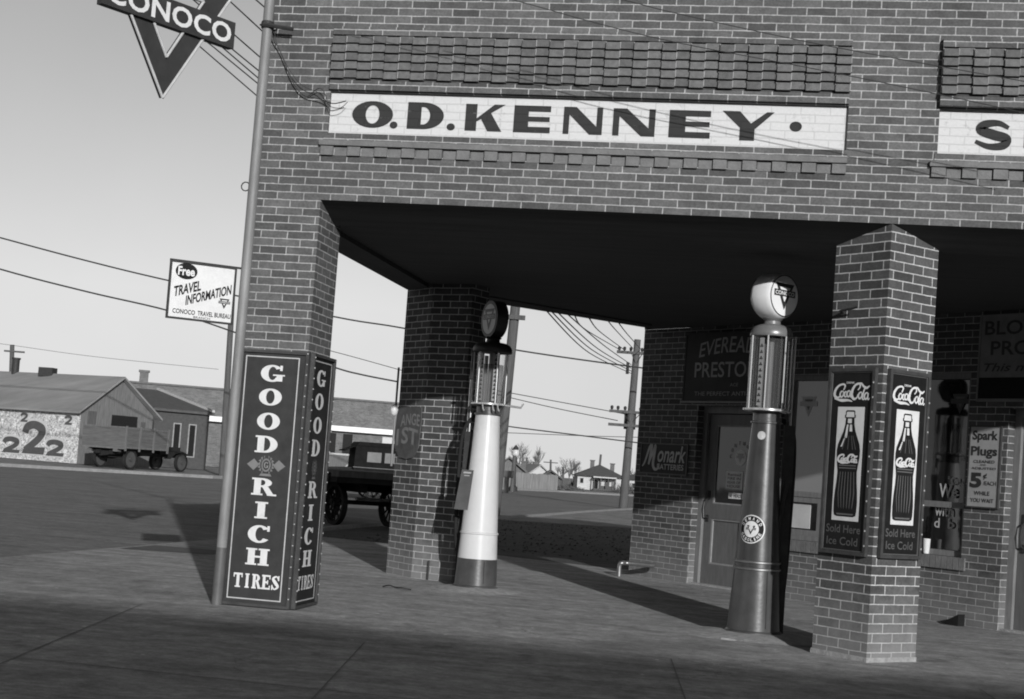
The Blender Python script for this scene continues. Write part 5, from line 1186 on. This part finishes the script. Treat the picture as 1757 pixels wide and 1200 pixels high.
# flatbed truck behind the corner pier
ax = Vector((-.69, .72, 0)).normalized(); tk = Vector((.72, .69, 0)).normalized(); w1c = gnd(577, 901); 
AF = F(w1c.x-.25*tk.x-.9*ax.x*-1*-1, w1c.y-.25*tk.y, tk.x, tk.y)
AF = F(w1c.x-tk.x*.3-ax.x*.8, w1c.y-tk.y*.3-ax.y*.8, tk.x, tk.y)     # tail edge of the bed; n points back toward us
t = thing('flatbed_truck', 'flatbed truck with spoked wheels parked at the kerb behind the corner pier', 'truck', AF.p(.9, 0))
bz = 1.0
q = MB(); q.rect(AF, -.15, 1.95, bz-.12, bz-.0, -4.3, .0); obj('bed', q, M['wood_dark'], t)
q = MB(); q.frame(AF, -.16, 1.96, bz-.22, bz-.121, .05, -4.25, -.02)
for i in range(6): q.rect(AF, -.18, 1.98, bz-.20, bz-.06, -.4-i*.72, -.3-i*.72)
obj('stake_pocket', q, M['truck_dark'], t)
q = MB(); q.rect(AF, .45, .55, .62, .78, -4.6, -.2); q.rect(AF, 1.15, 1.25, .62, .78, -4.6, -.2); q.rect(AF, .2, 1.5, .38, .46, -.95, -.85); q.rect(AF, .2, 1.5, .38, .46, -3.35, -3.25); obj('chassis', q, M['truck_dark'], t)
for u in (.28, 1.42):
    for n_ in (-.85, -3.3): wheel(t, AF.p(u, .38, n_), AF.u, .38, .10, 12)
q = MB(); q.rect(AF, .25, 1.45, .75, 1.0, -5.6, -4.4); q.rect(AF, .3, 1.4, .5, .95, -5.6, -4.35); obj('hood', q, M['truck_dark'], t)
q = MB(); q.tube([AF.p(.5, .5, -.5), AF.p(1.2, .5, -.55)], .03, 6); obj('axle_rod', q, M['steel'], t)
# dark closed car beyond
Zc = 47; ca = dep(603, 835, Zc); CF = F(ca.x, ca.y, _r.x*.97+_f.x*.24, _r.y*.97+_f.y*.24)
t = thing('closed_car', 'dark closed car with upright cab and sun visor beyond the flatbed', 'car', CF.p(1.0, 0))
q = MB(); q.slab(CF, [(.0, .42), (2.6, .42), (2.6, 1.62), (2.5, 1.72), (.15, 1.72), (.05, 1.62)], -1.35, 0); bo = obj('body', q, M['car_black'], t)
q = MB(); q.slab(CF, [(-.3, 1.50), (.05, 1.62), (.15, 1.78), (2.55, 1.80), (2.66, 1.66), (.1, 1.66), (-.28, 1.47)], -1.4, .04); obj('roof', q, M['car_black'], t)
q = MB(); q.slab(CF, [(-1.3, .45), (.0, .45), (.0, .98), (-1.2, .9)], -1.1, -.25); obj('hood', q, M['truck_dark'], t)
q = MB(); q.rect(CF, .42, .86, 1.17, 1.48, .001, .012); q.rect(CF, .97, 1.42, 1.17, 1.48, .001, .012); q.rect(CF, 1.6, 2.3, 1.17, 1.48, .001, .012); obj('window', q, plain('car_window', .10, .5, amp=.3, scale=3), bo)
q = MB(); q.rect(CF, .0, 2.6, .98, 1.0, .001, .02); obj('belt_line', q, M['enamel_mid'], bo)
for u in (.75, 2.3):
    q = MB()
    P0 = [(u-.46, .42), (u-.38, .62), (u-.18, .78), (u+.05, .83), (u+.28, .77), (u+.46, .60), (u+.52, .42), (u+.46, .42), (u+.40, .57), (u+.24, .72), (u+.05, .77), (u-.16, .72), (u-.32, .58), (u-.40, .42)]
    q.slab(CF, P0, .0, .25); obj('fender', q, M['grey_light'], t)
    for n_ in (.1, -1.4): wheel(t, CF.p(u, .38, n_), CF.n, .38, .10, 12)

# block across the road behind the viewer, which shades the foreground
ob = thing('opposite_block', 'tall brick block across the forecourt, shading the foreground', 'building', (6, -42, 0))
q = MB(); q.box(-30, 50, -46, -36.2, 0, 10.45); obj('wall', q, M['far_brick'], ob)
q = MB(); q.box(-30.2, 50.2, -46.2, -36.0, 10.451, 10.63); obj('coping', q, M['concrete_old'], ob)
for i in range(12):
    for z in (1.0, 5.4):
        q = MB(); x = -26+i*6.2; q.box(x, x+1.6, -36.199, -36.15, z, z+2.2); wn = obj('window', q, M['pane'], ob)

# ------------------------------------------------------------------ light, sky, camera
AZ = radians(23.5); EL = math.atan(.277)
sun = bpy.data.lights.new('sun', 'SUN'); sun.energy = 4.0; sun.angle = radians(.53); sun.color = (1, .985, .96)
sun.color = (1, 1, 1)
so = bpy.data.objects.new('sun', sun); C.objects.link(so)
sdir = Vector((sin(AZ)*cos(EL), -cos(AZ)*cos(EL), sin(EL))); so.rotation_euler = sdir.to_track_quat('Z', 'Y').to_euler(); so.location = (10, -20, 20)
wd = bpy.data.worlds.new('World'); S.world = wd; wd.use_nodes = True; nt = wd.node_tree; bg = nt.nodes['Background']
sk = nt.nodes.new('ShaderNodeTexSky'); sk.sky_type = 'NISHITA'; sk.sun_disc = False; sk.sun_elevation = EL; sk.sun_rotation = pi-AZ; sk.dust_density = 2.0; sk.air_density = 1.0; sk.altitude = 600
tc = nt.nodes.new('ShaderNodeTexCoord'); sx = nt.nodes.new('ShaderNodeSeparateXYZ'); nt.links.new(tc.outputs['Generated'], sx.inputs[0])
mx_ = nt.nodes.new('ShaderNodeMath'); mx_.operation = 'MAXIMUM'; mx_.inputs[1].default_value = .10; nt.links.new(sx.outputs['Z'], mx_.inputs[0])
cx_ = nt.nodes.new('ShaderNodeCombineXYZ'); nt.links.new(sx.outputs['X'], cx_.inputs[0]); nt.links.new(sx.outputs['Y'], cx_.inputs[1]); nt.links.new(mx_.outputs[0], cx_.inputs[2]); nt.links.new(cx_.outputs[0], sk.inputs[0])
mr_ = nt.nodes.new('ShaderNodeMapRange'); mr_.inputs['From Min'].default_value = .30; mr_.inputs['From Max'].default_value = .9; mr_.inputs['To Min'].default_value = 1; mr_.inputs['To Max'].default_value = .45; nt.links.new(sx.outputs['Z'], mr_.inputs[0])
bw = nt.nodes.new('ShaderNodeRGBToBW'); nt.links.new(sk.outputs[0], bw.inputs[0]); ml_ = nt.nodes.new('ShaderNodeMath'); ml_.operation = 'MULTIPLY'; nt.links.new(bw.outputs[0], ml_.inputs[0]); nt.links.new(mr_.outputs[0], ml_.inputs[1]); cn_ = nt.nodes.new('ShaderNodeTexNoise'); cn_.inputs['Scale'].default_value = 3.0; cn_.inputs['Detail'].default_value = 6.0; nt.links.new(tc.outputs['Generated'], cn_.inputs['Vector'])
cr_ = nt.nodes.new('ShaderNodeMapRange'); cr_.inputs['From Min'].default_value = .3; cr_.inputs['From Max'].default_value = .7; cr_.inputs['To Min'].default_value = .93; cr_.inputs['To Max'].default_value = 1.05; nt.links.new(cn_.outputs['Fac'], cr_.inputs[0])
m2_ = nt.nodes.new('ShaderNodeMath'); m2_.operation = 'MULTIPLY'; nt.links.new(ml_.outputs[0], m2_.inputs[0]); nt.links.new(cr_.outputs[0], m2_.inputs[1]); nt.links.new(m2_.outputs[0], bg.inputs[0]); bg.inputs[1].default_value = .12

cam = bpy.data.cameras.new('camera'); co = bpy.data.objects.new('camera', cam); C.objects.link(co); S.camera = co
X = cos(ROLL)*_r+sin(ROLL)*_u2; Y = -sin(ROLL)*_r+cos(ROLL)*_u2; Z = -_f2
co.matrix_world = Matrix(((X.x, Y.x, Z.x, CAM.x), (X.y, Y.y, Z.y, CAM.y), (X.z, Y.z, Z.z, CAM.z), (0, 0, 0, 1)))
cam.sensor_width = 36; cam.lens = FPX/1757*36; cam.shift_y = (PPY-600)/1757; cam.clip_end = 3000; cam.clip_start = .1
vs_ = S.view_settings; vs_.view_transform = 'Standard'; vs_.look = 'None'; vs_.exposure = 0; vs_.gamma = 1
S.render.film_transparent = False
S.cycles.filter_width = 1.9; S.cycles.max_bounces = 8; S.cycles.transparent_max_bounces = 16
S.cycles.use_denoising = True
